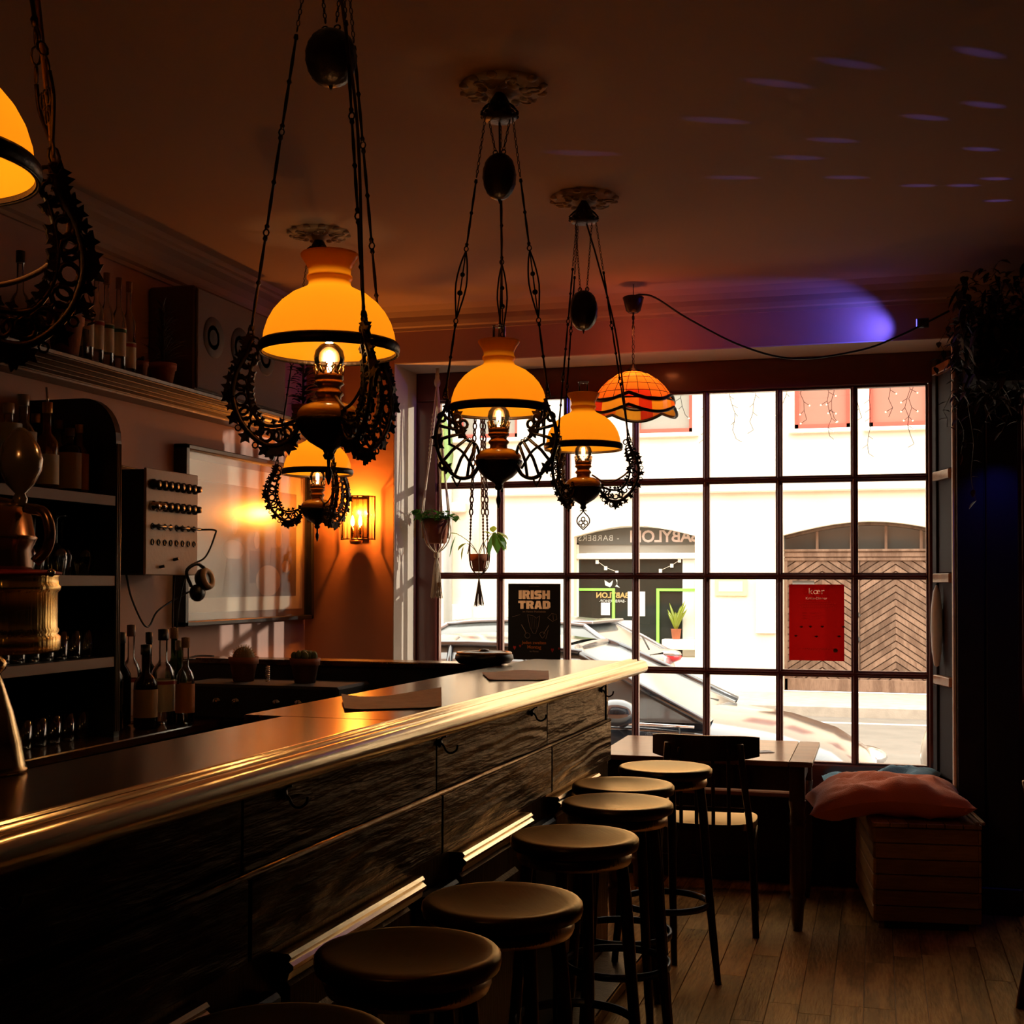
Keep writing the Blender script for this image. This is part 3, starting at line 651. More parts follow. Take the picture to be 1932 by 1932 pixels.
# kraft paper menus lying on the counter
def menu(label, pts, lift, seed):
    r_ = random.Random(seed)
    a, b, c_, d = [Vector((p[0], p[1], 1.141)) for p in pts]
    def fn(u, v):
        p = a.lerp(b, u).lerp(d.lerp(c_, u), v); p = p.copy()
        p.z += .003+lift*(v**2)*(.6+.5*math.sin(u*5+seed))+lift*.6*max(0, abs(u-.5)*2-.6)**2*3; return p
    m_ = MB().grid(fn, 12, 8); b0 = len(m_.v)
    m_.grid(lambda u, v: fn(u, v)+Vector((0, 0, -.0022)), 12, 8)
    o = obj('paper_menu', m_, M['kraft']); tag(o, label, 'menu', 'kraft paper menus on the bar')
menu('larger brown kraft paper menu lying on the bar below the big lamp reflection', [(-1.27, 2.96), (-1.065, 3.10), (-1.19, 3.46), (-1.40, 3.24)], .014, 3)
menu('brown kraft paper menu on the bar nearer the window', [(-1.215, 4.01), (-1.03, 4.07), (-1.12, 4.42), (-1.33, 4.30)], .008, 5)
# partition ledge behind the working area
struct('partition_1', MB().box(-2.85, -1.42, 4.85, 4.97, 0, 1.115), M['blackpaint'])
tag(obj('partition_ledge', MB().box(-2.85, -1.40, 4.835, 4.985, 1.115, 1.14, .005), M['bartop']), 'glossy dark ledge on the low partition under the framed picture', 'ledge')
d_ = thing('lidded_bowl', 'round black lidded bowl standing on the dark ledge left of the concert poster', 'bowl', (-1.475, 4.80, 1.141))
obj('body', MB().lathe([(.05, 0), (.10, .006), (.115, .022), (.112, .038), (.10, .044)], 32), M['black'], d_)
obj('rim', MB().ring((0, 0, .044), .103, .006, 'z', 28, 8), M['agedbrass'], d_)
obj('lid', MB().lathe([(.10, .044), (.07, .050), (.02, .052), (.018, .058), (0, .06)], 28), M['black'], d_)
# ================================================================ BAR STOOLS
st_ = thing('bar_stool', 'x', 'stool')
pr = [(0, -.012), (.05, -.011), (.10, -.007), (.135, -.002), (.155, .001), (.166, .0), (.172, -.006), (.173, -.018), (.170, -.030), (.158, -.035), (.12, -.034), (0, -.034)]
obj('seat', MB().lathe([(r, z) for r, z in pr][::-1], 40, (0, 0, .782)), M['stool'], st_)
obj('seat_ring', MB().lathe([(.120, -.034), (.152, -.034), (.155, -.055), (.150, -.068), (.122, -.068), (.12, -.034)], 32, (0, 0, .782), cap=False), M['darkwood'], st_)
for i in range(4):
    a = PI/4+i*PI/2+.1; c_, s_ = math.cos(a), math.sin(a)
    P = [(c_*.125, s_*.125, .745), (c_*.140, s_*.140, .62), (c_*.155, s_*.155, .42), (c_*.172, s_*.172, .22), (c_*.195, s_*.195, .0)]
    obj('leg', MB().tube(bez(P, 3), [.0165]*6+[.0155]*3+[.0145]*2+[.013]*2, 10), M['darkwood'], st_)
def flat(s, R, z):
    return s.lathe([(R-.006, z-.011), (R+.002, z-.011), (R+.002, z+.011), (R-.006, z+.011), (R-.006, z-.011)], 36, cap=False)
obj('foot_ring', flat(MB(), .163, .285), M['chrome'] if False else mat('foot_ring_iron', (.05, .05, .055), .3, metal=.8), st_)
SP = [(-.835, 2.245, 'black bar stool second nearest the camera, its seat top darkest'), (-.775, 2.66, 'dark bar stool third nearest the camera with a pale rim highlight'),
      (-.785, 3.384, 'bar stool fourth from the camera with a brownish sheen on its seat'), (-.78, 3.949, 'bar stool fifth from the camera, window light on a dished seat'),
      (-.83, 4.30, 'bar stool second from the window, flat pale shining seat half behind another'), (-.759, 4.748, 'bar stool nearest the window standing in front of the table')]
for i, (x, y, lb) in enumerate(SP):
    if i == 0: st_.location = (x, y, 0); st_['label'] = lb; st_['group'] = 'bar stools along the counter'
    else: dup(st_, (x, y, 0), rnd.random()*1.2, lb, 'bar stools along the counter')
dup(st_, (-.86, 1.76, 0), .5, 'bar stool nearest the camera, only the far edge of its seat in view', 'bar stools along the counter')
# ================================================================ OIL LAMPS
def star(mb, c, r, nrm, m=0, n=5, rot=0, th=.0035):
    nrm = Vector(nrm).normalized(); u = nrm.orthogonal().normalized(); w = nrm.cross(u); pts = []
    for k in range(2*n):
        a = rot+PI*k/n; rr = r if k % 2 == 0 else r*.5; pts.append(Vector(c)+(u*math.cos(a)+w*math.sin(a))*rr)
    N_ = len(pts); vs = [p+nrm*th for p in pts]+[p-nrm*th for p in pts]
    mb.add(vs, [(i, (i+1) % N_, N_+(i+1) % N_, N_+i) for i in range(N_)]+[tuple(range(N_))[::-1], tuple(range(N_, 2*N_))], m)
def spiral(mb, c, r, t0, turns, th=.0022, ax=(1, 0)):
    P = []
    for k in range(14):
        a = t0+turns*2*PI*k/13; rr = r*(1-.8*k/13); P.append((c[0]+rr*math.cos(a), 0, c[1]+rr*math.sin(a)))
    mb.tube(P, [th*(1-.4*k/13) for k in range(14)], 5)
def arm_mesh(style, seed):
    r_ = random.Random(seed); mb = MB()
    main = bez([(.058, 0, -.150), (.085, 0, -.185), (.130, 0, -.190), (.175, 0, -.150), (.195, 0, -.095), (.188, 0, -.045), (.168, 0, -.008), (.158, 0, .02)], 6)
    inn = bez([(.062, 0, -.140), (.10, 0, -.152), (.135, 0, -.148), (.158, 0, -.115), (.165, 0, -.075), (.158, 0, -.035), (.148, 0, -.005)], 6)
    if style == 'bars':
        mb.tube([(p[0]*.96, 0, p[2]) for p in main], .0056, 6)
        top = bez([(.142, 0, -.012), (.128, 0, -.055), (.098, 0, -.085), (.068, 0, -.10), (.056, 0, -.135)], 6); mb.tube(top, .0042, 6)
        for t in (.2, .32, .44, .56, .68, .8): 
            a = main[int(t*len(main))]; b = top[int((1-t)*len(top)*.9)]; mb.tube([(a[0]*.96, 0, a[2]), ((a[0]*.96+b[0])/2+.006, 0, (a[2]+b[2])/2), (b[0], 0, b[2])], .0046, 5)
        mb.tube(bez([(.075, 0, -.165), (.11, 0, -.12), (.15, 0, -.10)], 5), .0038, 5)
        mb.tube([(.15, 0, .0), (.148, 0, -.10)], .0038, 5)
        for c in ((.125, -.03), (.105, -.045), (.118, -.062), (.135, -.05), (.17, -.03), (.165, -.16)): mb.ring((c[0], 0, c[1]), .011, .0045, 'y', 10, 5)
        for c in ((.112, -.068), (.125, -.02), (.185, -.085), (.18, -.105), (.15, .0), (.155, -.165)): star(mb, (c[0], 0, c[1]), .019, (0, 1, 0), n=5, rot=r_.random())
        for k in range(9):
            p = top[3+k*2]; mb.ring((p[0]+.006, 0, p[2]+.007), .0042, .0016, 'y', 8, 4)
        mb.tube([(.11, 0, -.188), (.125, 0, -.215), (.14, 0, -.188)], [.003, .004, .003], 5)
    else:
        mb.tube(main, .0058, 6); mb.tube(inn, .0038, 6)
        for i in range(2, len(main)-2, 2):
            p = main[i]; q = inn[min(int(i*len(inn)/len(main)), len(inn)-1)]; m_ = (p+q)/2
            rr = min(.0125, (p-q).length*.42)
            if style == 'scroll' or i % 4: spiral(mb, (m_[0]+r_.uniform(-.003, .003), m_[2]+r_.uniform(-.003, .003)), rr+.003, r_.random()*6, r_.choice((-1, 1))*.95, .0036)
            else: mb.ring((m_[0], 0, m_[2]), rr, .0036, 'y', 10, 5)
            d = (p-m_).normalized() if (p-m_).length > 1e-6 else Vector((1, 0, 0)); o_ = p+d*.011
            if r_.random() < (.85 if style == 'vine' else .55): star(mb, o_, r_.uniform(.010, .018 if style == 'vine' else .013), (r_.uniform(-.3, .3), 1, r_.uniform(-.3, .3)), n=5, rot=r_.random()*3)
            else: mb.ring((o_[0], 0, o_[2]), .006, .0018, 'y', 8, 4)
            if r_.random() < .6:
                ii = q-d*.008; star(mb, ii, r_.uniform(.006, .010), (0, 1, 0), n=4, rot=r_.random()*3)
        spiral(mb, (.150, .015), .014, 0, 1.0, .003); spiral(mb, (.098, -.205), .013, 2, -1, .003); star(mb, (.115, 0, -.208), .016, (0, 1, .2), n=5)
        spiral(mb, (.178, -.018), .011, 1, 1, .0028)
    mb.ring((.160, 0, .026), .007, .0022, 'y', 10, 5)
    return mb
ARM = {s: arm_mesh(s, i+3).mesh('arm', M['iron']) for i, s in enumerate(('vine', 'scroll', 'bars'))}
def shade_mesh():
    P = [(.1325, -.002), (.1325, .012), (.130, .032), (.123, .054), (.112, .074), (.096, .093), (.076, .109), (.056, .119), (.046, .124), (.042, .130), (.042, .136), (.0455, .141), (.0455, .146), (.042, .151), (.0425, .160), (.047, .170), (.053, .179), (.0575, .186), (.058, .190), (.0565, .192)]
    return MB().lathe(P, 56, cap=False).mesh('shade', M['opal'])
SHD = shade_mesh()
RING = MB().lathe([(.1335, -.008), (.1385, -.006), (.141, .0), (.1405, .008), (.137, .013), (.1335, .012), (.1335, -.008)], 56, cap=False).ring((0, 0, -.0085), .1375, .002, 'z', 56, 6).mesh('shade_ring', M['iron'])
def gallery():
    mb = MB().lathe([(.026, -.062), (.029, -.060), (.029, -.052), (.0275, -.050)], 24, cap=False)
    for k in range(12):
        a = 2*PI*k/12; a2 = a+2*PI/24; a3 = a+2*PI/12
        mb.tube([(.0285*math.cos(a), .0285*math.sin(a), -.052), (.030*math.cos(a2), .030*math.sin(a2), -.036), (.0285*math.cos(a3), .0285*math.sin(a3), -.052)], .0016, 5)
        mb.ball((.0302*math.cos(a2), .0302*math.sin(a2), -.034), .0026, 6, 4)
    return mb.mesh('gallery', M['agedbrass'])
GAL = gallery()
BURN = MB().lathe([(.0, -.060), (.026, -.060), (.029, -.066), (.030, -.070), (.024, -.074), (.022, -.080), (.028, -.086), (.029, -.091), (.024, -.096), (.024, -.104), (.027, -.108), (.0, -.108)], 28, cap=False).mesh('burner', M['agedbrass'])
FONT_ = MB().lathe([(.0, -.106), (.026, -.106), (.040, -.109), (.054, -.116), (.0625, -.126), (.064, -.134), (.062, -.140)], 40, cap=False).mesh('font_bowl', M['amber'])
HOLD = MB().lathe([(.062, -.138), (.066, -.140), (.0665, -.146), (.061, -.158), (.053, -.172), (.040, -.185), (.024, -.195), (.012, -.202), (.009, -.208), (.012, -.213), (.008, -.220), (.0, -.222)], 36, cap=False).mesh('font_holder', M['iron'])
FIN1 = MB().lathe([(.004, -.220), (.003, -.235), (.007, -.245), (.0065, -.255), (.002, -.270), (0, -.272)], 12).mesh('finial', M['iron'])
def fin2():
    mb = MB()
    for s_ in (-1, 1): mb.tube(bez([(0, 0, -.22), (s_*.004, 0, -.232), (s_*.020, 0, -.250), (s_*.022, 0, -.268), (s_*.008, 0, -.285), (0, 0, -.292)], 4), .0024, 5)
    for x, z in ((0, -.255), (-.009, -.268), (.009, -.268), (0, -.277)): mb.ring((x, 0, z), .007, .002, 'y', 10, 5)
    mb.tube([(-.012, 0, -.226), (0, 0, -.222), (.012, 0, -.226)], .002, 5)
    return mb.mesh('finial', M['iron'])
FIN2 = fin2()
BULB = MB().lathe([(.012, -.058), (.014, -.050), (.022, -.040), (.029, -.028), (.031, -.016), (.028, -.003), (.019, .008), (.008, .014), (0, .015)], 24).mesh('bulb', M['clear'])
FILM = MB().lathe([(0, -.034), (.006, -.030), (.0065, -.012), (.006, -.004), (0, -.001)], 10).mesh('filament', M['filament'])
CHIM = MB().lathe([(.025, -.052), (.028, -.035), (.027, -.018), (.021, .0), (.018, .03), (.0175, .12), (.018, .232)], 24, cap=False).ring((0, 0, .232), .018, .0012, 'z', 24, 6).mesh('chimney', M['ware'])
def canopy():
    mb = MB().lathe([(.010, .085), (.012, .06), (.022, .045), (.030, .03), (.034, .012), (.046, .004), (.050, -.006), (.044, -.014), (.02, -.018), (0, -.018)], 24)
    for k in range(12):
        a = 2*PI*k/12; mb.ball((.049*math.cos(a), .049*math.sin(a), -.002), (.007, .007, .006), 6, 4)
        a += PI/12; mb.tube([(.033*math.cos(a), .033*math.sin(a), .025), (.044*math.cos(a), .044*math.sin(a), .016), (.052*math.cos(a), .052*math.sin(a), .006)], .003, 5)
    return mb.mesh('canopy', M['iron'])
CAN = canopy()
def weight():
    def fn(u, v):
        p = -PI/2+PI*v; a = 2*PI*u; rr = .046*math.cos(p)**.85*(1+.05*math.sin(a*9+v*20)*math.sin(v*PI*9))
        return (rr*math.cos(a), rr*math.sin(a), .062*math.sin(p)*(1 if p > 0 else 1.08))
    mb = MB().grid(fn, 36, 24, cu=True)
    mb.tube([(0, 0, -.062), (0, 0, -.078)], [.006, .001], 6).ring((.012, 0, .066), .006, .0018, 'y', 10, 5).ring((-.012, 0, .066), .006, .0018, 'y', 10, 5)
    return mb.mesh('counterweight', M['iron'])
WGT = weight()
def link_chain(mb, a, b, r=.0042, th=.0011):
    a, b = Vector(a), Vector(b); d = b-a; n = max(2, int(d.length/(r*2.6))); t = d.normalized(); u = t.orthogonal().normalized(); w = t.cross(u)
    for i in range(n):
        c = a+d*((i+.5)/n); s1 = u if i % 2 else w
        P = [c+t*(r*1.55*math.cos(q))+s1*(r*.8*math.sin(q)) for q in [2*PI*k/8 for k in range(8)]]
        mb.tube(P, th, 4, closed=True)
def rod(mb, a, b, r=.0034):
    a, b = Vector(a), Vector(b); K = (0, .04, .06, .1, .3, .47, .5, .53, .7, .9, .94, .96, 1); R = (1.2, 1.6, .8, .8, 1.15, .8, 1.7, .8, 1.15, .8, .8, 1.6, 1.2)
    mb.tube([a.lerp(b, k) for k in K], [r*x for x in R], 6)
def chain(a, b, style, seed):
    mb = MB(); a, b = Vector(a), Vector(b); ln = (b-a).length
    L1 = min(.22, ln*.22); t = (b-a).normalized(); p = a+t*L1; link_chain(mb, a, p)
    if style == 'pair':      # rods end in a filigree yoke above the arm
        q = b-t*.16; rod(mb, p, p.lerp(q, .5)-t*.01); rod(mb, p.lerp(q, .5)+t*.01, q)
        mb.ring(p.lerp(q, .5), .008, .002, 'y', 8, 4)
        side = Vector((-t.y, t.x, 0)); side = side.normalized() if side.length > .05 else Vector((1, 0, 0))
        for s_ in (-1, 1):
            link_chain(mb, q, q+side*s_*.026+t*.06, .007, .0018); mb.tube(bez([q+side*s_*.026+t*.06, q+side*s_*.028+t*.09, q+side*s_*.012+t*.12, b-t*.02], 4), .0028, 5)
        c_ = q+t*.085
        for s_ in (-.6, 0, .6): mb.tube([c_+side*.02*s_+side*.008*math.cos(k)+t*.010*math.sin(k) for k in [2*PI*i/8 for i in range(8)]], .0018, 4, closed=True)
        for s_ in (-.4, .4): mb.tube([c_+t*.02+side*.012*s_+side*.006*math.cos(k)+t*.010*math.sin(k) for k in [2*PI*i/8 for i in range(8)]], .0018, 4, closed=True)
        link_chain(mb, b-t*.025, b, .008, .002)
    else:
        rem = (b-p).length; n = max(2, int(rem/.20)); 
        for i in range(n):
            s0 = p+t*(rem*i/n)+t*.006; s1 = p+t*(rem*(i+1)/n)-t*.006
            if style == 'open' and i == n//2:
                side = t.orthogonal().normalized()
                for sg in (-1, 1): mb.tube(bez([s0, s0.lerp(s1, .2)+side*sg*.010, s0.lerp(s1, .5)+side*sg*.016, s0.lerp(s1, .8)+side*sg*.008, s1], 3), .0024, 5)
                mb.ball(s0.lerp(s1, .35), .007, 8, 6); mb.ball(s0.lerp(s1, .62), .008, 8, 6); mb.tube([s0, s1], .002, 5)
            else: rod(mb, s0, s1)
            mb.tube([s1+t*.006+Vector((.006*math.cos(k), 0, .007*math.sin(k))) for k in [2*PI*i2/8 for i2 in range(8)]], .0018, 4, closed=True)
        link_chain(mb, b-t*.03, b, .007, .0016)
    return mb.mesh('chain', M['iron'])
def oil_lamp(label, loc, az, style, cst, zw, fin, chim, power, cordaz=None, ws=(1, 1, 1)):
    r = thing('oil_lamp', label, 'hanging lamp', loc, 0, 'amber glass oil lamps hanging from the ceiling'); H = 2.84-loc[2]
    sh = obj('lamp_shade', SHD, None, r); obj('shade_ring', RING, None, r); obj('gallery', GAL, None, r); obj('burner', BURN, None, r)
    obj('font_bowl', FONT_, None, r); obj('font_holder', HOLD, None, r); obj('finial', FIN2 if fin == 2 else FIN1, None, r)
    b = obj('bulb', BULB, None, r); obj('filament', FILM, None, b)
    if chim: obj('chimney', CHIM, None, r)
    obj('canopy', CAN, None, r, (0, 0, H-.085))
    for a in az:
        a = math.radians(a); obj('arm', ARM[style], None, r, None, (0, 0, a))
        obj('chain', chain((.044*math.cos(a), .044*math.sin(a), H-.10), (.160*math.cos(a), .160*math.sin(a), .034), cst, 1), None, r)
    wz = zw-loc[2]; w_ = obj('counterweight', WGT, None, r, (.0, 0, wz)); w_.scale = ws
    m_ = MB()
    for s_ in (-1, 1): link_chain(m_, (s_*.03, 0, H-.10), (s_*.012, 0, wz+.07), .004, .0012)
    obj('weight_chain', m_.mesh('weight_chain', M['iron']), None, r)
    a = math.radians(az[0] if cordaz is None else cordaz); ca, sa = math.cos(a), math.sin(a)
    P = bez([(.01*ca, .01*sa, H-.10), (.05*ca+.004, .05*sa, H*.72), (.105*ca+.01, .105*sa, H*.45), (.150*ca, .150*sa, .12), (.158*ca, .158*sa+.006, .02), (.175*ca, .175*sa+.006, -.04), (.150*ca, .150*sa, -.095), (.085*ca, .085*sa, -.125), (.03*ca, .03*sa, -.098)], 8)
    obj('cord', MB().tube(P, .0034, 6), mat('cord_brown', (.05, .022, .012), .6) if 'cordm' not in M else M['cordm'], r)
    light('lamp_light', 'POINT', (0, 0, .022), power, (1, .60, .24), .012, r)
    return r
M['cordm'] = mat('lamp_cord', (.10, .045, .02), .6)
oil_lamp('amber oil lamp cut off by the left edge, only its right rim and arm showing', (-1.05, 1.205, 1.93), (52, 172, 292), 'vine', 'pair', 2.45, 1, False, 1.75)
oil_lamp('largest amber glass oil lamp over the bar with vine-leaf iron arms', (-1.055, 2.372, 1.925), (192, 318, 72), 'vine', 'rod', 2.515, 1, False, 1.75, 318, ws=(1.12, 1.12, .88))
oil_lamp('amber oil lamp with lattice iron arms, second in size, in front of the window', (-1.005, 3.40, 1.935), (222, 342, 102), 'bars', 'open', 2.585, 1, True, 1.75, 108)
oil_lamp('small amber oil lamp with pierced drop finial just left of the stained glass lamp', (-1.005, 4.46, 1.94), (250, 10, 130), 'scroll', 'rod', 2.43, 2, True, 1.75, 14, ws=(1.08, 1.08, 1.1))
oil_lamp('small amber glass oil lamp in front of the framed picture and glass wall light', (-2.12, 4.66, 1.89), (196, 316, 76), 'vine', 'pair', 2.45, 1, False, 1.7, 316)
# plaster ceiling roses
def rose():
    mb = MB().lathe([(.0, -.034), (.022, -.034), (.03, -.026), (.05, -.018), (.075, -.020), (.085, -.010), (.105, -.012), (.118, -.004), (.12, .0)], 40)
    for k in range(12):
        a = 2*PI*k/12; mb.ball((.112*math.cos(a), .112*math.sin(a), -.008), (.016, .016, .008), 8, 5); mb.ball((.066*math.cos(a+.26), .066*math.sin(a+.26), -.02), (.014, .014, .009), 8, 5)
    for k in range(6):
        a = 2*PI*k/6; P = [((.085+.022*math.cos(q))*math.cos(a+.16*math.sin(q)), (.085+.022*math.cos(q))*math.sin(a+.16*math.sin(q)), -.018) for q in [2*PI*i/10 for i in range(10)]]; mb.tube(P, .0035, 5, closed=True)
    return mb
RO = rose().mesh('ceiling_rose', mat('rose_plaster', (.55, .42, .33), .8))
for (x, y), lb in (((-1.0, 3.42), 'white plaster ceiling rose above the lattice-armed lamp'), ((-1.01, 4.49), 'white plaster ceiling rose nearest the stained glass lamp'), ((-2.12, 4.66), 'white plaster ceiling rose above the lamp at the picture wall'), ((-1.055, 2.372), 'white plaster ceiling rose above the largest lamp')):
    tag(obj('ceiling_rose', RO, None, None, (x, y, 2.84)), lb, 'ceiling rose', 'plaster ceiling roses')
# ---- stained glass lamp near the window
tl = thing('stained_glass_lamp', 'orange stained glass dome lamp with scalloped red edge hanging before the window', 'hanging lamp', (-1.085, 5.86, 2.262))
mo = translucent('orange_art_glass', (1, .20, .02), .08, .2); mr_ = translucent('red_art_glass', (.75, .04, .012), .08, .2); my = translucent('yellow_art_glass', (1, .42, .03), .08, .2); mdk = translucent('brown_art_glass', (.10, .012, .006), .1, .5)
DP = [(.035, .172), (.075, .158), (.112, .134), (.145, .102), (.172, .066), (.190, .030)]
nseg = 20
def dp(i, k):
    a = 2*PI*k/nseg; return Vector((DP[i][0]*math.cos(a), DP[i][0]*math.sin(a), DP[i][1]))
for i in range(5):
    for k in range(nseg):
        q = [dp(i, k), dp(i, k+1), dp(i+1, k+1), dp(i+1, k)]; c = sum(q, Vector())/4; q = [c+(p-c)*.96 for p in q]; nr = (q[1]-q[0]).cross(q[2]-q[0]).normalized()*.0012
        mm = mo if i < 4 else (mr_ if k % 5 in (0, 1) else mo)
        obj('glass_piece', MB().add(q, [(0, 1, 2, 3)]), mm, tl)
ld = MB()
for i in range(6): ld.tube([dp(i, k) for k in range(nseg)], .0013 if i < 5 else .004, 5, closed=True)
for k in range(nseg): ld.tube([dp(i, k) for i in range(6)], .0013, 5)
def scal(u, z0, amp, R): 
    a = 2*PI*u; return Vector((R*math.cos(a), R*math.sin(a), z0-amp*abs(math.sin(a*2.5+.6))))
N2 = 80
for (z0, amp, R, th) in ((.052, .030, .187, .0085), (-.004, .030, .200, .0075)): ld.tube([scal(k/N2, z0, amp, R) for k in range(N2)], th, 6, closed=True)
obj('leading', ld, mat('lamp_leading', (.015, .006, .005), .4, metal=.5), tl)
for k in range(nseg):
    q = []
    a0, a1 = k/nseg, (k+1)/nseg
    top = [Vector((.190*math.cos(2*PI*u), .190*math.sin(2*PI*u), .028)) for u in (a0, (a0+a1)/2, a1)]; bot = [scal(u, -.004, .030, .198) for u in (a0, (a0+a1)/2, a1)]
    obj('glass_piece', MB().add(top+bot, [(0, 1, 4, 3), (1, 2, 5, 4)]), my if k % 4 in (1, 2) else (mr_ if k % 4 == 0 else mo), tl)
obj('bulb', MB().ball((0, 0, .06), .028, 12, 8), emis('bulb_glow', (1, .55, .16), 7), tl)
obj('lamp_cap', MB().lathe([(.045, .165), (.038, .178), (.014, .190), (.006, .21), (0, .21)], 20), M['iron'], tl)
ch = MB(); link_chain(ch, (0, 0, .21), (0, 0, .50), .008, .0018); obj('chain', ch, M['iron'], tl)
obj('canopy', MB().lathe([(.022, .445), (.034, .455), (.045, .50), (.05, .515), (.044, .52), (0, .52)], 20), M['iron'], tl)
obj('ceiling_hook', MB().tube([(0, 0, .52), (0, 0, .578)], .002, 5), M['iron'], tl)
obj('stem', MB().tube([(0, 0, .36), (0, 0, .46)], .004, 6), M['iron'], tl)
light('lamp_light', 'POINT', (0, 0, .10), 2.2, (1, .62, .26), .02, tl)
light('lamp_uplight', 'POINT', (0, 0, .35), .55, (1, .22, .06), .03, tl)
sw = [(-1.085, 2.783), (-1.05, 2.79), (-.98, 2.77), (-.833, 2.668), (-.592, 2.532), (-.356, 2.462), (-.08, 2.485), (.1, 2.545), (.30, 2.64)]
tag(obj('power_cable', MB().tube(bez([(a, 5.86, b) for a, b in sw], 8), .0045, 6), M['cable']), 'black cable swagged from the stained glass lamp to the hanging plant', 'cable')
# ================================================================ BACK BAR (left wall)
# crown shelf running along the left wall
cs = thing('wall_shelf', 'long dark moulded shelf high on the rose wall carrying bottles, pots and speaker', 'shelf', (-2.85, 0, 0))
cp = [(0, 2.168), (.092, 2.168), (.096, 2.176), (.105, 2.178), (.112, 2.184), (.130, 2.186), (.136, 2.192), (.158, 2.194), (.166, 2.202), (.196, 2.204), (.204, 2.210), (.236, 2.212), (.240, 2.222), (.232, 2.226), (0, 2.226)]
obj('shelf_board', MB().prism(cp[::-1], 1.2, 6.12, 'y'), mat('shelf_grey_wood', (.035, .028, .026), .4, coat=.2, bump=.2, bscale=50), cs)
for i, (a, z) in enumerate(((.10, 2.177), (.124, 2.186), (.150, 2.194), (.184, 2.203), (.222, 2.212))): obj('bead', MB().tube([(a, 1.2, z), (a, 6.12, z)], .0045, 6), mat('shelf_bead', (.05, .04, .035), .6) if i == 0 else bpy.data.materials['shelf_bead'], cs)
TOPZ = 2.227
# open back-bar unit
u = thing('back_bar_unit', 'black open back bar shelving with rounded end panel holding bottles and glasses', 'shelving', (-2.85, 0, 0))
ep = [(.005, .02), (.35, .02), (.35, 1.94)]+[(.35-.13+.13*math.cos(a), 1.94+.15*math.sin(a)) for a in [PI/2*k/8 for k in range(1, 9)]]+[(.005, 2.09)]
mb = MB().prism([(p[0], p[1]) for p in ep], 3.853, 3.885, 'y'); obj('end_panel', mb, M['black'], u)
obj('end_panel', MB().prism([(p[0], p[1]) for p in ep], 1.55, 1.58, 'y'), M['black'], u)
for dy in (.006, .016, .026): obj('flute', MB().tube([(.352, 3.853+dy, .95), (.352, 3.853+dy, 1.93)], .0028, 5), mat('flute_grey', (.22, .16, .11), .45) if dy == .006 else bpy.data.materials['flute_grey'], u)
obj('back_board', MB().box(.002, .012, 1.58, 3.853, .9, 1.72), M['blackmatte'], u)
ms = mat('shelf_edge_tan', (.30, .17, .11), .6)
for z in (1.75, 1.478, 1.203): obj('shelf', MB().box(.012, .345, 1.58, 3.853, z-.032, z, .002), [M['blackpaint']], u); obj('shelf_edge', MB().box(.345, .350, 1.58, 3.853, z-.033, z+.001, .001), ms, u)
obj('counter_board', MB().box(.005, .42, 1.2, 4.84, .90, .93, .004), M['bartop'], u)
obj('cupboard_body', MB().box(.005, .38, 1.2, 4.84, .02, .90), M['blackpaint'], u)
# bottle kinds
GL = {'clear': M['ware'], 'green': glass('green_glass', (.25, .42, .18), 1.4, .03, dens=.25, dcol=(.02, .05, .01)), 'brown': glass('brown_glass', (.25, .12, .04), 1.4, .03, dens=.45, dcol=(.03, .012, .004)),
      'amber': glass('whisky_glass', (.95, .45, .08), 1.4, .03, dens=.35, dcol=(.45, .17, .02)), 'dark': glass('dark_bottle_glass', (.06, .06, .05), 1.3, .05, dens=.8, dcol=(.008, .008, .008))}
CAPM = {'black': M['black'], 'cork': M['cork'], 'gold': mat('gold_cap', (.45, .28, .08), .3, metal=.9), 'silver': mat('silver_cap', (.5, .48, .45), .35, metal=.8), 'red': mat('red_cap', (.35, .05, .03), .4), 'brown': mat('brown_cap', (.12, .05, .03), .5)}
LABM = {'cream': M['label'], 'tan': mat('label_tan', (.42, .22, .08), .7), 'white': mat('label_white', (.55, .52, .46), .7), 'orange': mat('label_orange', (.55, .20, .05), .65), 'red': mat('label_red', (.40, .05, .03), .7), 'green': mat('label_green', (.05, .16, .07), .7), 'dark': mat('label_dark', (.03, .03, .03), .6)}
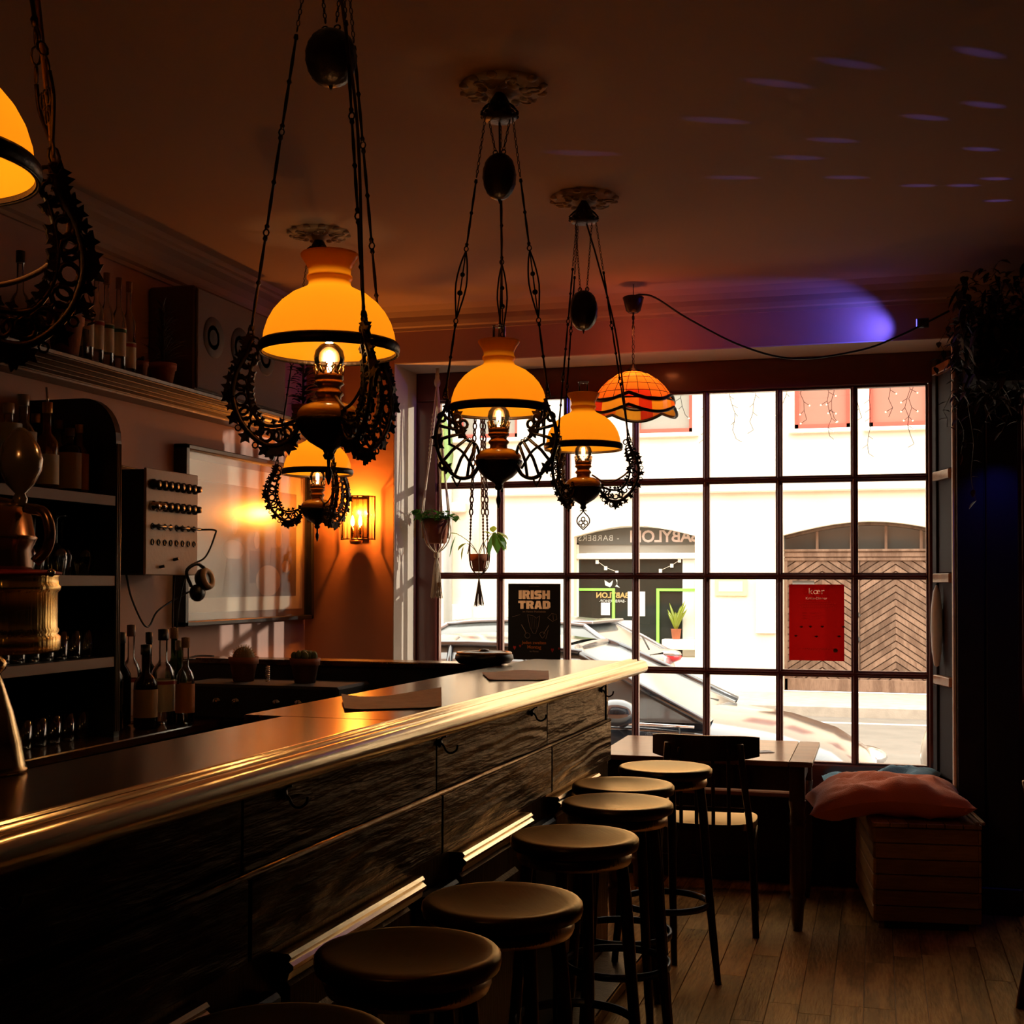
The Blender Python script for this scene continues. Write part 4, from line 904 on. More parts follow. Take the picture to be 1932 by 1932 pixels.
def bottle(label, loc, h, r, gk, ck, lk=None, lz=(.12, .42), neck=.3, group=None, band=None, sh=1, pour=False, rz=0, txt=None):
    t = thing('bottle', label, 'bottle', loc, rz, group)
    hn = h*neck; hb = h-hn; nr = r*.36
    pr = [(0, .006), (r*.7, .0), (r, .006), (r, hb*.80), (r*.96, hb*.88), (r*.72, hb*.97), (nr*1.25, hb*1.03), (nr, hb*1.08), (nr, h*.97), (nr*1.15, h*.975), (nr*1.15, h), (0, h)]
    if sh == 2: pr = [(0, .006), (r*.9, .0), (r, .006), (r, hb*.9), (r*.93, hb*.97), (nr*1.4, hb*1.01), (nr, hb*1.04), (nr, h*.97), (nr*1.15, h*.975), (nr*1.15, h), (0, h)]
    obj('glass_body', MB().lathe(pr, 20, cap=False), GL[gk], t)
    obj('cap', MB().lathe([(nr*1.2, h-h*.10), (nr*1.25, h-h*.095), (nr*1.25, h+.006), (0, h+.008)], 14), CAPM[ck], t)
    if lk: obj('paper_label', MB().lathe([(r+.0012, h*lz[0]), (r+.0012, h*lz[1])], 20, cap=False), LABM[lk], t)
    if band: obj('label_band', MB().lathe([(r+.002, h*(lz[1]-.05)), (r+.002, h*(lz[1]-.015))], 20, cap=False), LABM[band], t)
    if pour: obj('pourer', MB().tube([(0, 0, h), (0, 0, h+.02), (.0, -.006, h+.055)], [.006, .0045, .003], 8), M['chrome'], t)
    if txt: text('label_lettering', txt[0], txt[1], (r*.80, -r*.62, h*txt[2]), (PI/2, 0, .9), LABM['dark'] if len(txt) < 4 else LABM[txt[3]], t)
    return t
gA = 'spirit bottles on the top back bar shelf'
z = 1.751
bottle('clear bottle with ribbed label at the left picture edge on the top back bar shelf', (-2.62, 3.444, z), .26, .040, 'clear', 'silver', 'white', (.25, .78), .28, gA)
bottle('clear white-labelled rum bottle with grey cap on the top back bar shelf', (-2.63, 3.530, z), .30, .041, 'clear', 'silver', 'white', (.2, .62), .30, gA, txt=('BAC', .022, .53))
bottle('golden whisky bottle with steel pourer on the top back bar shelf', (-2.60, 3.612, z), .285, .037, 'amber', 'gold', 'cream', (.08, .42), .36, gA, pour=True)
bottle('dark unlabelled bottle behind the brass tap handle', (-2.66, 3.690, z), .23, .034, 'dark', 'black', None, group=gA)
bottle('dark green bottle with pale label behind the squat labelled bottle', (-2.74, 3.745, z), .27, .034, 'green', 'gold', 'cream', (.1, .4), .34, gA)
bottle('squat dark bottle with large tan label on the top back bar shelf', (-2.60, 3.735, z), .215, .037, 'brown', 'brown', 'tan', (.08, .64), .24, gA, sh=2)
bottle('clear gin bottle with gold foil neck behind the squat labelled bottle', (-2.70, 3.815, z), .255, .034, 'clear', 'brown', None, group=gA)
bottle('amber whisky bottle with tall orange label near the end panel of the top shelf', (-2.61, 3.803, z), .235, .031, 'amber', 'gold', 'orange', (.08, .60), .30, gA)
bottle('slim dark bottle at the right end of the top back bar shelf', (-2.656, 3.834, z), .215, .013, 'dark', 'brown', 'dark', (.1, .6), .28, gA)
# stemmed glasses upside down on the middle shelf
gb = thing('stemmed_glass', 'x', 'glass', (0, 0, 0))
obj('bowl', MB().lathe([(.030, 0), (.036, .03), (.040, .062), (.036, .082), (.020, .098), (.004, .106)], 20, cap=False), M['ware'], gb)
obj('stem', MB().lathe([(.004, .104), (.0035, .15), (.004, .185)], 10, cap=False), M['ware'], gb)
obj('foot', MB().lathe([(.004, .185), (.014, .190), (.034, .195), (.034, .197), (0, .196)], 20, cap=False), M['ware'], gb)
for i, (y, lb) in enumerate(((3.50, 'upturned stemmed glass hidden behind the brass tap'), (3.59, 'upturned stemmed glass beside the brass spout'), (3.665, 'third upturned stemmed glass from the right on the middle shelf'), (3.738, 'upturned stemmed glass second from the end panel, stem catching light'), (3.81, 'upturned stemmed glass nearest the end panel of the back bar'))):
    if i == 0: gb.location = (-2.60, y, 1.479); gb['label'] = lb; gb['group'] = 'upturned stemmed glasses on the middle shelf'
    else: dup(gb, (-2.60-.03*(i % 2), y, 1.479), None, lb, 'upturned stemmed glasses on the middle shelf')
def tumbler():
    return MB().lathe([(0, .008), (.028, .006), (.030, .0), (.0305, .004), (.034, .092), (.0325, .092), (.029, .012), (0, .012)], 22, cap=False)
tm = tumbler().mesh('tumbler', M['ware'])
ORD = ['first', 'second', 'third', 'fourth', 'fifth', 'sixth', 'seventh', 'eighth', 'ninth', 'tenth']
for i in range(8): tag(obj('tumbler', tm, None, None, (-2.585, 3.805-.073*i, 1.204)), 'tumbler on the lower back bar shelf, %s from the end panel' % ORD[i], 'glass', 'tumblers in a row on the lower shelf')
for i in range(7): tag(obj('tumbler', tm, None, None, (-2.66, 3.77-.073*i, 1.204)), 'rear row tumbler on the lower back bar shelf, %s from the end panel' % ORD[i], 'glass', 'rear row of tumblers on the lower shelf')
for i in range(8): tag(obj('tumbler', tm, None, None, (-2.60, 3.80-.076*i, .931)), 'tumbler on the back bar counter, %s from the end panel' % ORD[i], 'glass', 'tumblers on the back bar counter')
# bottles on the worktop right of the unit
gB = 'spirit bottles on the worktop beside the back bar'
z = .931
BL = [(4.03, -2.62, .34, .036, 'clear', 'silver', None, 'clear bottle half hidden by the fluted edge of the back bar', 1),
      (4.115, -2.54, .295, .042, 'brown', 'black', 'tan', 'brown bottle with black cap and wide tan label on the worktop', 1),
      (4.175, -2.68, .335, .036, 'dark', 'black', None, 'dark bottle with black cap behind the tan-labelled one on the worktop', 1),
      (4.248, -2.685, .36, .036, 'clear', 'brown', None, 'clear bottle with brown cap behind the red-lettered one', 1),
      (4.265, -2.56, .345, .043, 'clear', 'black', 'cream', 'clear bottle with cream label and red lettering panel on the worktop', 1),
      (4.275, -2.473, .315, .034, 'clear', 'cork', 'orange', 'clear cork-stoppered bottle in front of the worktop group', 1),
      (4.33, -2.66, .33, .030, 'dark', 'black', None, 'slim dark bottle at the back of the worktop group', 1),
      (4.345, -2.54, .30, .034, 'green', 'silver', 'tan', 'green bottle with silver cap and narrow tan label on the worktop', 1),
      (4.41, -2.60, .345, .034, 'green', 'cork', None, 'green wine bottle with cork at the right end of the worktop group', 1)]
for y, x, h, r, gk, ck, lk, lb, s_ in BL: bottle(lb, (x, y, z), h, r, gk, ck, lk, (.14, .48), .36, gB, band='red' if 'red-lettered' in lb or 'red lettering' in lb else None)
# ---- things on the crown shelf
gC = 'tall clear corked bottles on the high wall shelf'
for i, (y, bd, lb) in enumerate(((3.967, 'red', 'tall clear corked bottle with red-banded label, leftmost of the five on the high shelf'), (4.029, 'red', 'tall clear corked bottle with red-banded label, second of the five on the high shelf'), (4.092, 'green', 'middle tall clear corked bottle with dark green band on the high shelf'), (4.17, 'green', 'tall clear corked bottle with green-banded label, fourth of the five on the high shelf'), (4.237, 'red', 'tall clear corked bottle with low red-banded label beside the small clay pot'))):
    bottle(lb, (-2.70, y, TOPZ), .35, .0265, 'clear', 'cork', 'cream', (.18, .48) if i < 4 else (.08, .36), .34, gC, band=bd)
tag(obj('glass_jar', MB().lathe([(0, .005), (.035, 0), (.036, .11), (.034, .11), (.033, .01), (0, .01)], 20, cap=False), M['clear'], None, (-2.68, 3.895, TOPZ)), 'low empty glass jar left of the tall corked bottles', 'jar')
bottle('stubby clear bottle with black cap behind the iron lamp arm on the high shelf', (-2.755, 3.675, TOPZ), .33, .033, 'clear', 'black', None, (.2, .4), .42)
def clay(r, h): return MB().lathe([(0, .004), (r*.70, 0), (r*.92, h*.72), (r, h*.72), (r*1.03, h), (r*.92, h), (r*.88, h*.86), (0, h*.86)], 26, cap=False)
def plant(label, loc, r, h, name='potted_plant'):
    p = thing(name, label, 'plant', loc); obj('pot', clay(r, h), M['terra'], p); obj('soil', MB().lathe([(r*.87, h*.85), (0, h*.88)], 16, cap=False), M['soil'], p); return p
def leaf(mb, a, d, l, w, droop=.3, m=0):
    a, d = Vector(a), Vector(d).normalized(); s = d.cross(Vector((0, 0, 1))); s = s.normalized() if s.length > .1 else Vector((1, 0, 0)); n = s.cross(d)
    P = []
    for t, ww in ((0, .12), (.3, .9), (.6, 1), (.85, .5), (1, .02)): 
        c = a+d*l*t+Vector((0, 0, -droop*l*t*t)); P += [c+s*w*.5*ww+n*.12*w*ww, c, c-s*w*.5*ww+n*.12*w*ww]
    fs = []
    for i in range(4): b = i*3; fs += [(b, b+1, b+4, b+3), (b+1, b+2, b+5, b+4)]
    mb.add(P, fs, m, True)
p = plant('small clay pot with a tiny dark cactus on the high shelf', (-2.70, 4.318, TOPZ), .030, .07); obj('cactus', MB().ball((0, 0, .072), .014, 10, 8).ball((.012, 0, .082), .009, 8, 6), M['leafd'], p)
p = plant('spiky dark potted plant in a clay pot between bottles and speaker', (-2.69, 4.462, TOPZ), .052, .085)
fm = MB()
for i in range(170):
    a = rnd.random()*6.28; e = rnd.uniform(-.1, 1.3); zz = rnd.uniform(.08, .30); leaf(fm, (rnd.uniform(-.01, .01), rnd.uniform(-.01, .01), zz), (math.cos(a)*math.cos(e), math.sin(a)*math.cos(e), math.sin(e)), rnd.uniform(.06, .13)*(1.25-zz*2.2), .006, .25)
fm.tube([(0, 0, .07), (0, 0, .33)], .006, 6)
o = obj('foliage', fm, M['leafd'], p); o['kind'] = 'stuff'
p = plant('large clay pot with a trailing plant behind the leftmost iron lamp arm', (-2.66, 3.79, TOPZ), .062, .15)
fm = MB()
for i in range(40):
    a = rnd.random()*6.28; q = Vector((math.cos(a)*.05, math.sin(a)*.05, .15)); 
    for k in range(3): q2 = q+Vector((math.cos(a)*.015, math.sin(a)*.02, .012-.02*k)); leaf(fm, q2, (math.cos(a+k), math.sin(a+k), .1), .03, .02); q = q2
o = obj('foliage', fm, M['leafd'], p); o['kind'] = 'stuff'
tag(obj('preserve_jar', MB().lathe([(0, 0), (.045, 0), (.048, .01), (.048, .08), (.038, .10), (.038, .115), (0, .115)], 22, cap=False), GL['brown'], None, (-2.66, 3.60, TOPZ)), 'brown glass jar at the left edge of the high shelf', 'jar')
t = thing('loudspeaker', 'long grey loudspeaker lying on the high shelf with two round dark cones', 'loudspeaker', (-2.735, 5.02, TOPZ+.002))
obj('cabinet', MB().box(-.11, .095, -.41, .41, 0, .425, .006), mat('speaker_brown', (.10, .05, .025), .6), t)
obj('grille', MB().box(.095, .106, -.40, .40, .01, .415, .004), mat('speaker_grille', (.17, .13, .13), .8, bump=.3, bscale=400), t)
for y, zz, r in ((-.27, .235, .085), (-.04, .235, .085), (.2, .235, .085)): obj('cone', MB().lathe([(r, 0), (r*.96, .004), (r*.5, -.001), (0, .003)], 30, (0, 0, 0), 0, True, Matrix.Translation((.106, y, zz)) @ Matrix.Rotation(PI/2, 4, 'Y')), mat('speaker_cone', (.05, .045, .05), .7), t)
p = plant('dark bushy plant in a pot at the far end of the high shelf', (-2.68, 5.72, TOPZ), .055, .09)
fm = MB()
for i in range(90):
    a = rnd.random()*6.28; zz = rnd.uniform(.08, .3); leaf(fm, (.02*math.cos(a), .02*math.sin(a), zz), (math.cos(a), math.sin(a), .5), rnd.uniform(.05, .09), .022, .3)
fm.tube([(0, 0, .07), (0, 0, .3)], .006, 6); o = obj('foliage', fm, M['leafd'], p); o['kind'] = 'stuff'
# ---- wall mixer with knobs
t = thing('wall_mixer', 'audio mixer mounted on the wall with two rows of knobs and cables plugged in', 'mixer', (-2.845, 4.285, 1.485))
Xm = .195
obj('case', MB().box(0, Xm-.012, 0, .385, -.0, .40, .004), M['blackmatte'], t)
obj('front_plate', MB().box(Xm-.012, Xm, 0, .385, 0.0, .405, .003), mat('mixer_plate', (.42, .27, .20), .55, bump=.1, bscale=60), t)
mk = M['black']
for r_ in range(2):
    for k in range(8):
        y = .045+k*.044; zz = .345-r_*.082
        kb = obj('knob', MB().lathe([(.020, 0), (.020, .010), (.014, .014), (.013, .030), (0, .031)], 12, (0, 0, 0), 0, True, Matrix.Translation((Xm, y, zz)) @ Matrix.Rotation(PI/2, 4, 'Y')), mk if not (r_ == 1 and k < 2) else M['chrome'], t)
jm = MB()
for r_, zz in enumerate((.185, .125)):
    for k in range(8): jm.ring((Xm+.002, .045+k*.044, zz), .010, .003, 'x', 10, 5)
obj('jack_sockets', jm, mk, t)['kind'] = 'stuff'
for k in (0, 1, 4, 6): 
    obj('jack_plug', MB().tube([(Xm, .045+k*.044, .185), (Xm+.018, .045+k*.044, .185), (Xm+.02, .045+k*.044+.06, .185)], .006, 8), mk, t)
obj('toggle_switch', MB().tube([(Xm, .20, .06), (Xm+.02, .20, .064)], .006, 6), mk, t); obj('toggle_switch', MB().tube([(Xm, .10, .03), (Xm+.02, .10, .034)], .006, 6), mk, t)
obj('conduit', MB().tube([(.02, -.38, .435), (.03, 0, .425), (.03, .38, .41)], .004, 6), M['cable'], t)
cX = -2.62
tag(obj('audio_cable', MB().tube(bez([(cX-.02, 4.67, 1.67), (cX+.02, 4.715, 1.67), (cX+.02, 4.72, 1.65), (cX, 4.68, 1.56), (cX-.05, 4.62, 1.50), (-2.70, 4.60, 1.30), (-2.75, 4.70, 1.14), (-2.74, 4.82, 1.15), (-2.70, 4.90, 1.146)], 6), .004, 6), M['cable']), 'black cable looping from the mixer down to the dark ledge', 'cable')
tag(obj('audio_cable', MB().tube(bez([(-2.78, 4.36, 1.487), (-2.77, 4.38, 1.40), (-2.77, 4.46, 1.30), (-2.77, 4.51, 1.285), (-2.76, 4.55, 1.34), (-2.74, 4.64, 1.385), (-2.70, 4.70, 1.42)], 6), .004, 6), M['cable']), 'black cable drooping in a V on the wall below the mixer', 'cable')
tag(obj('audio_cable', MB().tube(bez([(-2.66, 4.51, 1.52), (-2.68, 4.54, 1.45), (-2.72, 4.60, 1.30), (-2.74, 4.66, 1.16), (-2.72, 4.78, 1.14)], 6), .004, 6), M['cable']), 'black cable running down beside the picture frame', 'cable')
t = thing('headphones', 'black headphones with tan ear pads hanging below the mixer corner', 'headphones', (-2.61, 4.60, 1.47))
obj('ear_cup', MB().lathe([(.0, -.03), (.035, -.03), (.045, -.015), (.046, .0), (.030, .010), (0, .008)], 20, (0, 0, 0), 0, True, Matrix.Translation((.02, .03, .0)) @ Matrix.Rotation(PI/2.4, 4, 'Y')), M['black'], t)
obj('ear_pad', MB().ring((0, 0, .008), .033, .012, 'z', 20, 8, M=Matrix.Translation((.02, .03, .0)) @ Matrix.Rotation(PI/2.4, 4, 'Y')), mat('ear_pad_tan', (.35, .22, .12), .6), t)
obj('ear_cup', MB().ball((.0, .0, -.055), (.03, .04, .035), 14, 8), M['black'], t)
obj('headband', MB().tube(bez([(-.01, -.03, -.03), (-.02, -.05, .03), (-.0, -.01, .06), (.02, .03, .04)], 6), .007, 6), M['black'], t)
# ---- framed concert picture
t = thing('framed_picture', 'large black-framed picture of seated musicians behind glass on the rose wall', 'picture', (-2.85, 5.455, 1.655))
hw, hh = .64, .385
f = MB(); f.box(0, .062, -hw, -hw+.030, -hh, hh, .004); f.box(0, .062, hw-.03, hw, -hh, hh, .004); f.box(0, .062, -hw, hw, hh-.022, hh, .004); f.box(0, .062, -hw, hw, -hh, -hh+.022, .004)
obj('frame', f, M['black'], t)
obj('inner_slip', MB().box(.004, .02, -hw+.03, hw-.03, -hh+.02, hh-.02), mat('slip_brown', (.20, .10, .06), .6), t)
obj('mount', MB().box(.02, .024, -hw+.06, hw-.06, -hh+.055, hh-.055), mat('mount_cream', (.66, .55, .42), .8), t)
obj('print', MB().box(.024, .026, -.555, .50, -.265, .245), mat('print_brown', (.17, .11, .075), .6, vary=.5, vscale=3, col2=(.07, .045, .035)), t)
pf = mat('print_figure', (.34, .21, .15), .7); pd = mat('print_dark', (.05, .03, .03), .7)
def flat_poly(pts, m_, d=.0262): obj('print_shape', MB().prism(pts, d, d+.0008, 'x'), m_, t)
el = lambda cy, cz, ry, rz_, n=18: [(cy+ry*math.cos(2*PI*i/n), cz+rz_*math.sin(2*PI*i/n)) for i in range(n)]
flat_poly(el(.30, .02, .035, .045), pf); flat_poly([(.22, -.03), (.36, -.03), (.40, -.24), (.20, -.24)], pd); flat_poly(el(.19, -.19, .13, .075), pf, .0272); flat_poly(el(-.16, -.05, .10, .045), pf); flat_poly(el(-.15, .06, .03, .04), pf); flat_poly([(-.22, -.09), (-.08, -.09), (-.04, -.26), (-.26, -.26)], pd, .0266); flat_poly(el(.07, .0, .03, .04), pf); flat_poly([(.0, -.05), (.13, -.05), (.14, -.20), (.0, -.20)], pd); flat_poly(el(.38, -.12, .05, .03), pf, .0275)
obj('glass_sheet', MB().box(.032, .034, -hw+.03, hw-.03, -hh+.022, hh-.022), glass('picture_glass', (.97, .97, .96), .40, .26), t)
# ---- wall light with glass rods on the front wall
t = thing('wall_light', 'half-round glass rod wall light with two candle bulbs glowing orange on the wall', 'wall light', (-2.545, 6.118, 1.785))
def hp(a, z, R=.088): return (R*math.cos(a), -.02-.085*math.sin(a), z)
for z in (-.108, .108): obj('rim', MB().tube([hp(PI*k/12, z) for k in range(13)], .0035, 5), M['agedbrass'], t)
for k in range(11):
    a = PI*k/10; obj('glass_rod', MB().tube([hp(a, -.112), hp(a, .112)], .0045 if k not in (0, 10) else .004, 6), M['clear'] if k not in (0, 10) else M['agedbrass'], t)
obj('back_plate', MB().box(-.045, .045, -.012, 0, -.10, .10, .004), M['agedbrass'], t)
obj('bottom_cup', MB().lathe([(0, -.135), (.03, -.132), (.035, -.115), (0, -.112)], 16, (0, -.05, 0)), M['agedbrass'], t)
for x in (-.020, .022):
    obj('candle', MB().lathe([(0, -.11), (.010, -.11), (.010, -.045), (0, -.045)], 12, (x, -.052, 0)), M['brass'], t)
    obj('bulb', MB().lathe([(0, -.045), (.009, -.035), (.011, -.018), (.006, .006), (0, .016)], 12, (x, -.052, 0)), emis('candle_bulb', (1, .60, .16), 14), t)
    light('wall_light_lamp', 'POINT', (x, -.062, .03), 9, (1, .28, .03), .008, t)
# ---- beer tap tower on the bar
t = thing('beer_tap_tower', 'shiny brass beer tower with ribbed drum, pear-shaped handle and bell foot on the bar', 'beer tap', (-1.432, 1.83, 1.141))
B = M['brass']
obj('bell_foot', MB().lathe([(0, 0), (.066, 0), (.068, .006), (.064, .014), (.058, .05), (.045, .10), (.030, .145), (.024, .165), (.032, .172), (.034, .182), (.026, .192), (.020, .20), (0, .20)], 40, cap=False), M['chrome'] if False else mat('worn_brass', (.62, .42, .20), .18, metal=1, bump=.05, bscale=30), t)
obj('drum', MB().lathe([(0, .198), (.112, .200), (.118, .205), (.118, .226), (.113, .230), (.116, .236), (.113, .242), (.113, .300), (.117, .304), (.118, .310), (.114, .315), (.114, .326), (.116, .330), (0, .330)], 64, cap=False), mat('drum_brass', (.95, .60, .18), .24, metal=1, bump=.3, bscale=80, stretch=(1, 1, .03)), t)
obj('red_pad', MB().lathe([(0, .330), (.119, .330), (.120, .334), (.10, .338), (0, .338)], 48, cap=False), mat('red_felt', (.35, .01, .008), .7), t)
obj('collar', MB().lathe([(.072, .338), (.074, .345), (.070, .37), (.078, .388), (.080, .392), (.076, .396), (.068, .44), (.045, .455), (.02, .46), (0, .46)], 40, cap=False), M['copper'], t)
obj('handle', MB().lathe([(.010, .0), (.012, .012), (.008, .02), (.022, .035), (.034, .06), (.036, .078), (.030, .10), (.016, .122), (.006, .13), (0, .13)], 32, (.055, .012, .445), cap=False), mat('handle_bronze', (.20, .12, .07), .2, metal=.6, coat=.5), t)
obj('spout', MB().tube(bez([(.075, 0, .44), (.11, 0, .432), (.122, 0, .40), (.115, 0, .37), (.10, -.01, .35)], 6), .009, 10), M['copper'], t)
obj('side_knob', MB().ball((.125, 0, .333), .007, 10, 8), M['chrome'], t)
obj('second_spout', MB().lathe([(.016, .338), (.018, .35), (.010, .38), (.006, .40), (0, .40)], 20, (.005, -.075, 0)), B, t)
# ---- equipment case, cactus pots behind the bar
t = thing('turntable_case', 'low black audio case with small knobs on the worktop under the cactus pots', 'audio equipment', (-2.24, 4.62, .931))
obj('case', MB().box(-.38, .30, -.16, .16, 0, .135, .01), M['blackmatte'], t)
for x in (-.2, -.12, .05, .14): obj('dial', MB().lathe([(.016, 0), (.014, .014), (0, .015)], 14, (0, 0, 0), 0, True, Matrix.Translation((x, -.16, .07)) @ Matrix.Rotation(PI/2, 4, 'X')), M['chrome'], t)
obj('carcass_stand', MB().box(-.18, .72, -.17, .20, -.90, -.001), M['blackpaint'], t)
p = plant('clay pot with a round golden barrel cactus behind the bar', (-2.42, 4.63, 1.067), .058, .095, 'cactus_pot')
cm = MB()
for k in range(18): 
    a = 2*PI*k/18
    for j in range(7):
        e = PI/2*j/7; c = Vector((.040*math.cos(e)*math.cos(a), .040*math.cos(e)*math.sin(a), .09+.042*math.sin(e))); cm.tube([c, c+(c-Vector((0, 0, .085)))*.32], [.0012, .0003], 3)
obj('cactus', MB().ball((0, 0, .09), (.044, .044, .045), 24, 12), mat('cactus_tan', (.20, .15, .06), .8), p); o = obj('spines', cm, mat('spine', (.45, .28, .10), .7), p); o['kind'] = 'stuff'
p = plant('clay pot crowded with small green cactus buds behind the bar', (-2.155, 4.63, 1.067), .058, .095, 'cactus_pot')
for i in range(14):
    a = i*2.4; r_ = .012*math.sqrt(i); obj('cactus_bud', MB().ball((r_*math.cos(a), r_*math.sin(a), .10+.01*math.cos(r_*30)), (.014, .014, .018), 10, 8), mat('cactus_green', (.14, .17, .06), .7) if i == 0 else bpy.data.materials['cactus_green'], p)
tag(obj('cocktail_spring', MB().tube([(.008*math.cos(k*.9), .008*math.sin(k*.9), k*.0011) for k in range(60)], .0015, 4), M['chrome'], None, (-2.30, 4.60, 1.067)), 'small coiled steel strainer spring standing between the two cactus pots', 'bar tool')
# ================================================================ WINDOW TABLE, CHAIRS, BOX, CUSHIONS
t = thing('wooden_table', 'reddish wooden draw-leaf table with turned legs in front of the window', 'table', (-.68, 5.86, 0))
tx0, tx1, ty0, ty1, tz = -.50, .415, -.355, .37, .715
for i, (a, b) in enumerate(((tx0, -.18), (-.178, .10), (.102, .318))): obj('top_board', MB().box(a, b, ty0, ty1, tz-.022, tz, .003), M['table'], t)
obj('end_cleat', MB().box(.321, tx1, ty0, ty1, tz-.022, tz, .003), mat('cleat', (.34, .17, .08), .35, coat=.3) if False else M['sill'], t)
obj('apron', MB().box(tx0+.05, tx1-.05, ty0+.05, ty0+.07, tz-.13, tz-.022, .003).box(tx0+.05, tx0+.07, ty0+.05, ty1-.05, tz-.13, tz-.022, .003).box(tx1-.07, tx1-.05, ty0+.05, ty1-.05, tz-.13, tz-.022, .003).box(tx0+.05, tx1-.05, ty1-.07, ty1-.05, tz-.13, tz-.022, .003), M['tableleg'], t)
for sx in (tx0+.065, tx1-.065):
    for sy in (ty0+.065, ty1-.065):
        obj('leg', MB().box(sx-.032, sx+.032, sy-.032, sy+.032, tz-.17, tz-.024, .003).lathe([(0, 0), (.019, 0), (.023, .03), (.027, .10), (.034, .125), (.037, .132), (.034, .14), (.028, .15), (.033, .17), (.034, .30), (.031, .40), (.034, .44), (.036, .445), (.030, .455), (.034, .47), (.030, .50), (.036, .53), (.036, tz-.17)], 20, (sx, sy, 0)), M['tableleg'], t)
tag(obj('white_card', MB().box(-.05, .05, -.035, .035, 0, .0015), M['paper'], None, (-.50, 5.78, .7165), (0, 0, .5)), 'small white card lying on the table behind the chair back', 'card')
def chair(label, loc, rz):
    c = thing('bentwood_chair', label, 'chair', loc, rz, None)
    def sf(u, v):
        a = 2*PI*u; r = .205*v; x = r*math.cos(a); y = r*math.sin(a)*.98
        k = (abs(math.cos(a))**3+abs(math.sin(a))**3)**(-1/3.2); return (x*k, y*k, .447-.012*(1-v*v) if v < .99 else .445)
    s_ = MB().grid(sf, 36, 8, cu=True); s_.grid(lambda u, v: (lambda q: (q[0], q[1], .445-.028*v))(sf(u, 1)), 36, 3, cu=True); s_.grid(lambda u, v: (lambda q: (q[0]*v, q[1]*v, .417))(sf(u, 1)), 36, 3, cu=True)
    obj('seat', s_, M['stool'], c)
    for sx in (-1, 1):
        obj('leg', MB().tube(bez([(sx*.165, .155, .42), (sx*.175, .175, .30), (sx*.19, .20, .0)], 4), [.016]*5+[.013]*4, 10), M['darkwood'], c)
        obj('leg', MB().tube(bez([(sx*.215, -.255, 0), (sx*.20, -.215, .25), (sx*.185, -.19, .45), (sx*.165, -.215, .62), (sx*.15, -.25, .79)], 5), .0145, 10), M['darkwood'], c)
        obj('brace', MB().tube(bez([(sx*.195, -.20, .30), (sx*.20, -.12, .385), (sx*.20, .0, .40), (sx*.195, .10, .385), (sx*.182, .18, .27)], 5), .008, 8), M['darkwood'], c)
    def tr(u, v): 
        a = (u-.5)*2; x = a*.225; y = -.268+.105*a*a; z = .772+(v-.5)*.105*(1-.25*abs(a)**4); return (x, y+.012*(z-.8), z)
    b = MB().grid(lambda u, v: tr(u, v), 20, 6); b.grid(lambda u, v: (lambda q: (q[0], q[1]+.012, q[2]))(tr(u, 1-v)), 20, 6)
    b.grid(lambda u, v: (lambda q: (q[0], q[1]+.012*v, q[2]))(tr(u, 1)), 20, 2); b.grid(lambda u, v: (lambda q: (q[0], q[1]+.012*(1-v), q[2]))(tr(u, 0)), 20, 2)
    b.grid(lambda u, v: (lambda q: (q[0], q[1]+.012*u, q[2]))(tr(0, v)), 2, 6); b.grid(lambda u, v: (lambda q: (q[0], q[1]+.012*(1-u), q[2]))(tr(1, v)), 2, 6)
    obj('backrest', b, M['darkwood'], c)
    obj('cross_rail', MB().box(-.165, .165, -.205, -.19, .50, .52, .004), M['darkwood'], c)
    for x in (-.10, -.035, .035, .10): obj('back_slat', MB().tube(bez([(x, -.195, .44), (x, -.20, .55), (x, -.225, .68), (x, -.252, .77)], 3), .0085, 6), M['darkwood'], c)
    return c
ch1 = chair('dark bentwood chair with curved slatted back pushed up to the window table', (-.71, 5.655, 0), .03)
dup(ch1, (.76, 4.62, 0), -1.35, 'dark bentwood chair mostly cut off by the right picture edge', None)
# slatted pine box seat
t = thing('slatted_box', 'low slatted pine box seat under the cushions beside the dark pier', 'box', (.153, 6.07, 0), .115)
bw, bd, bh = .215, .36, .445
for i in range(6):
    z0 = .035+i*.066
    for sx in (-1, 1): obj('side_plank', MB().box(sx*bw-.009*sx, sx*bw-.009*sx+.014*sx, -bd, bd, z0, z0+.0625, .003), M['box'], t)
    for sy in (-1, 1): obj('end_plank', MB().box(-bw+.006, bw-.006, sy*(bd-.004)-.007, sy*(bd-.004)+.007, z0, z0+.0625, .003), M['boxx'], t)
for sx in (-1, 1):
    for sy in (-1, 1): obj('corner_post', MB().box(sx*(bw-.03)-.012, sx*(bw-.03)+.012, sy*(bd-.03)-.012, sy*(bd-.03)+.012, 0, .43), M['boxx'], t)
for i in range(6):
    a = -bw-.008+i*.0745; obj('lid_plank', MB().box(a, a+.0715, -bd-.008, bd+.008, .431, .450, .003), M['box'], t)
for x in (bw-.012, bw+.012): obj('lid_rail', MB().box(x-.008, x+.008, -bd-.008, .10, .450, .464, .003), M['box'], t)
obj('plinth', MB().box(-bw+.05, bw-.05, -bd+.02, bd-.02, .005, .035), M['blackmatte'], t)
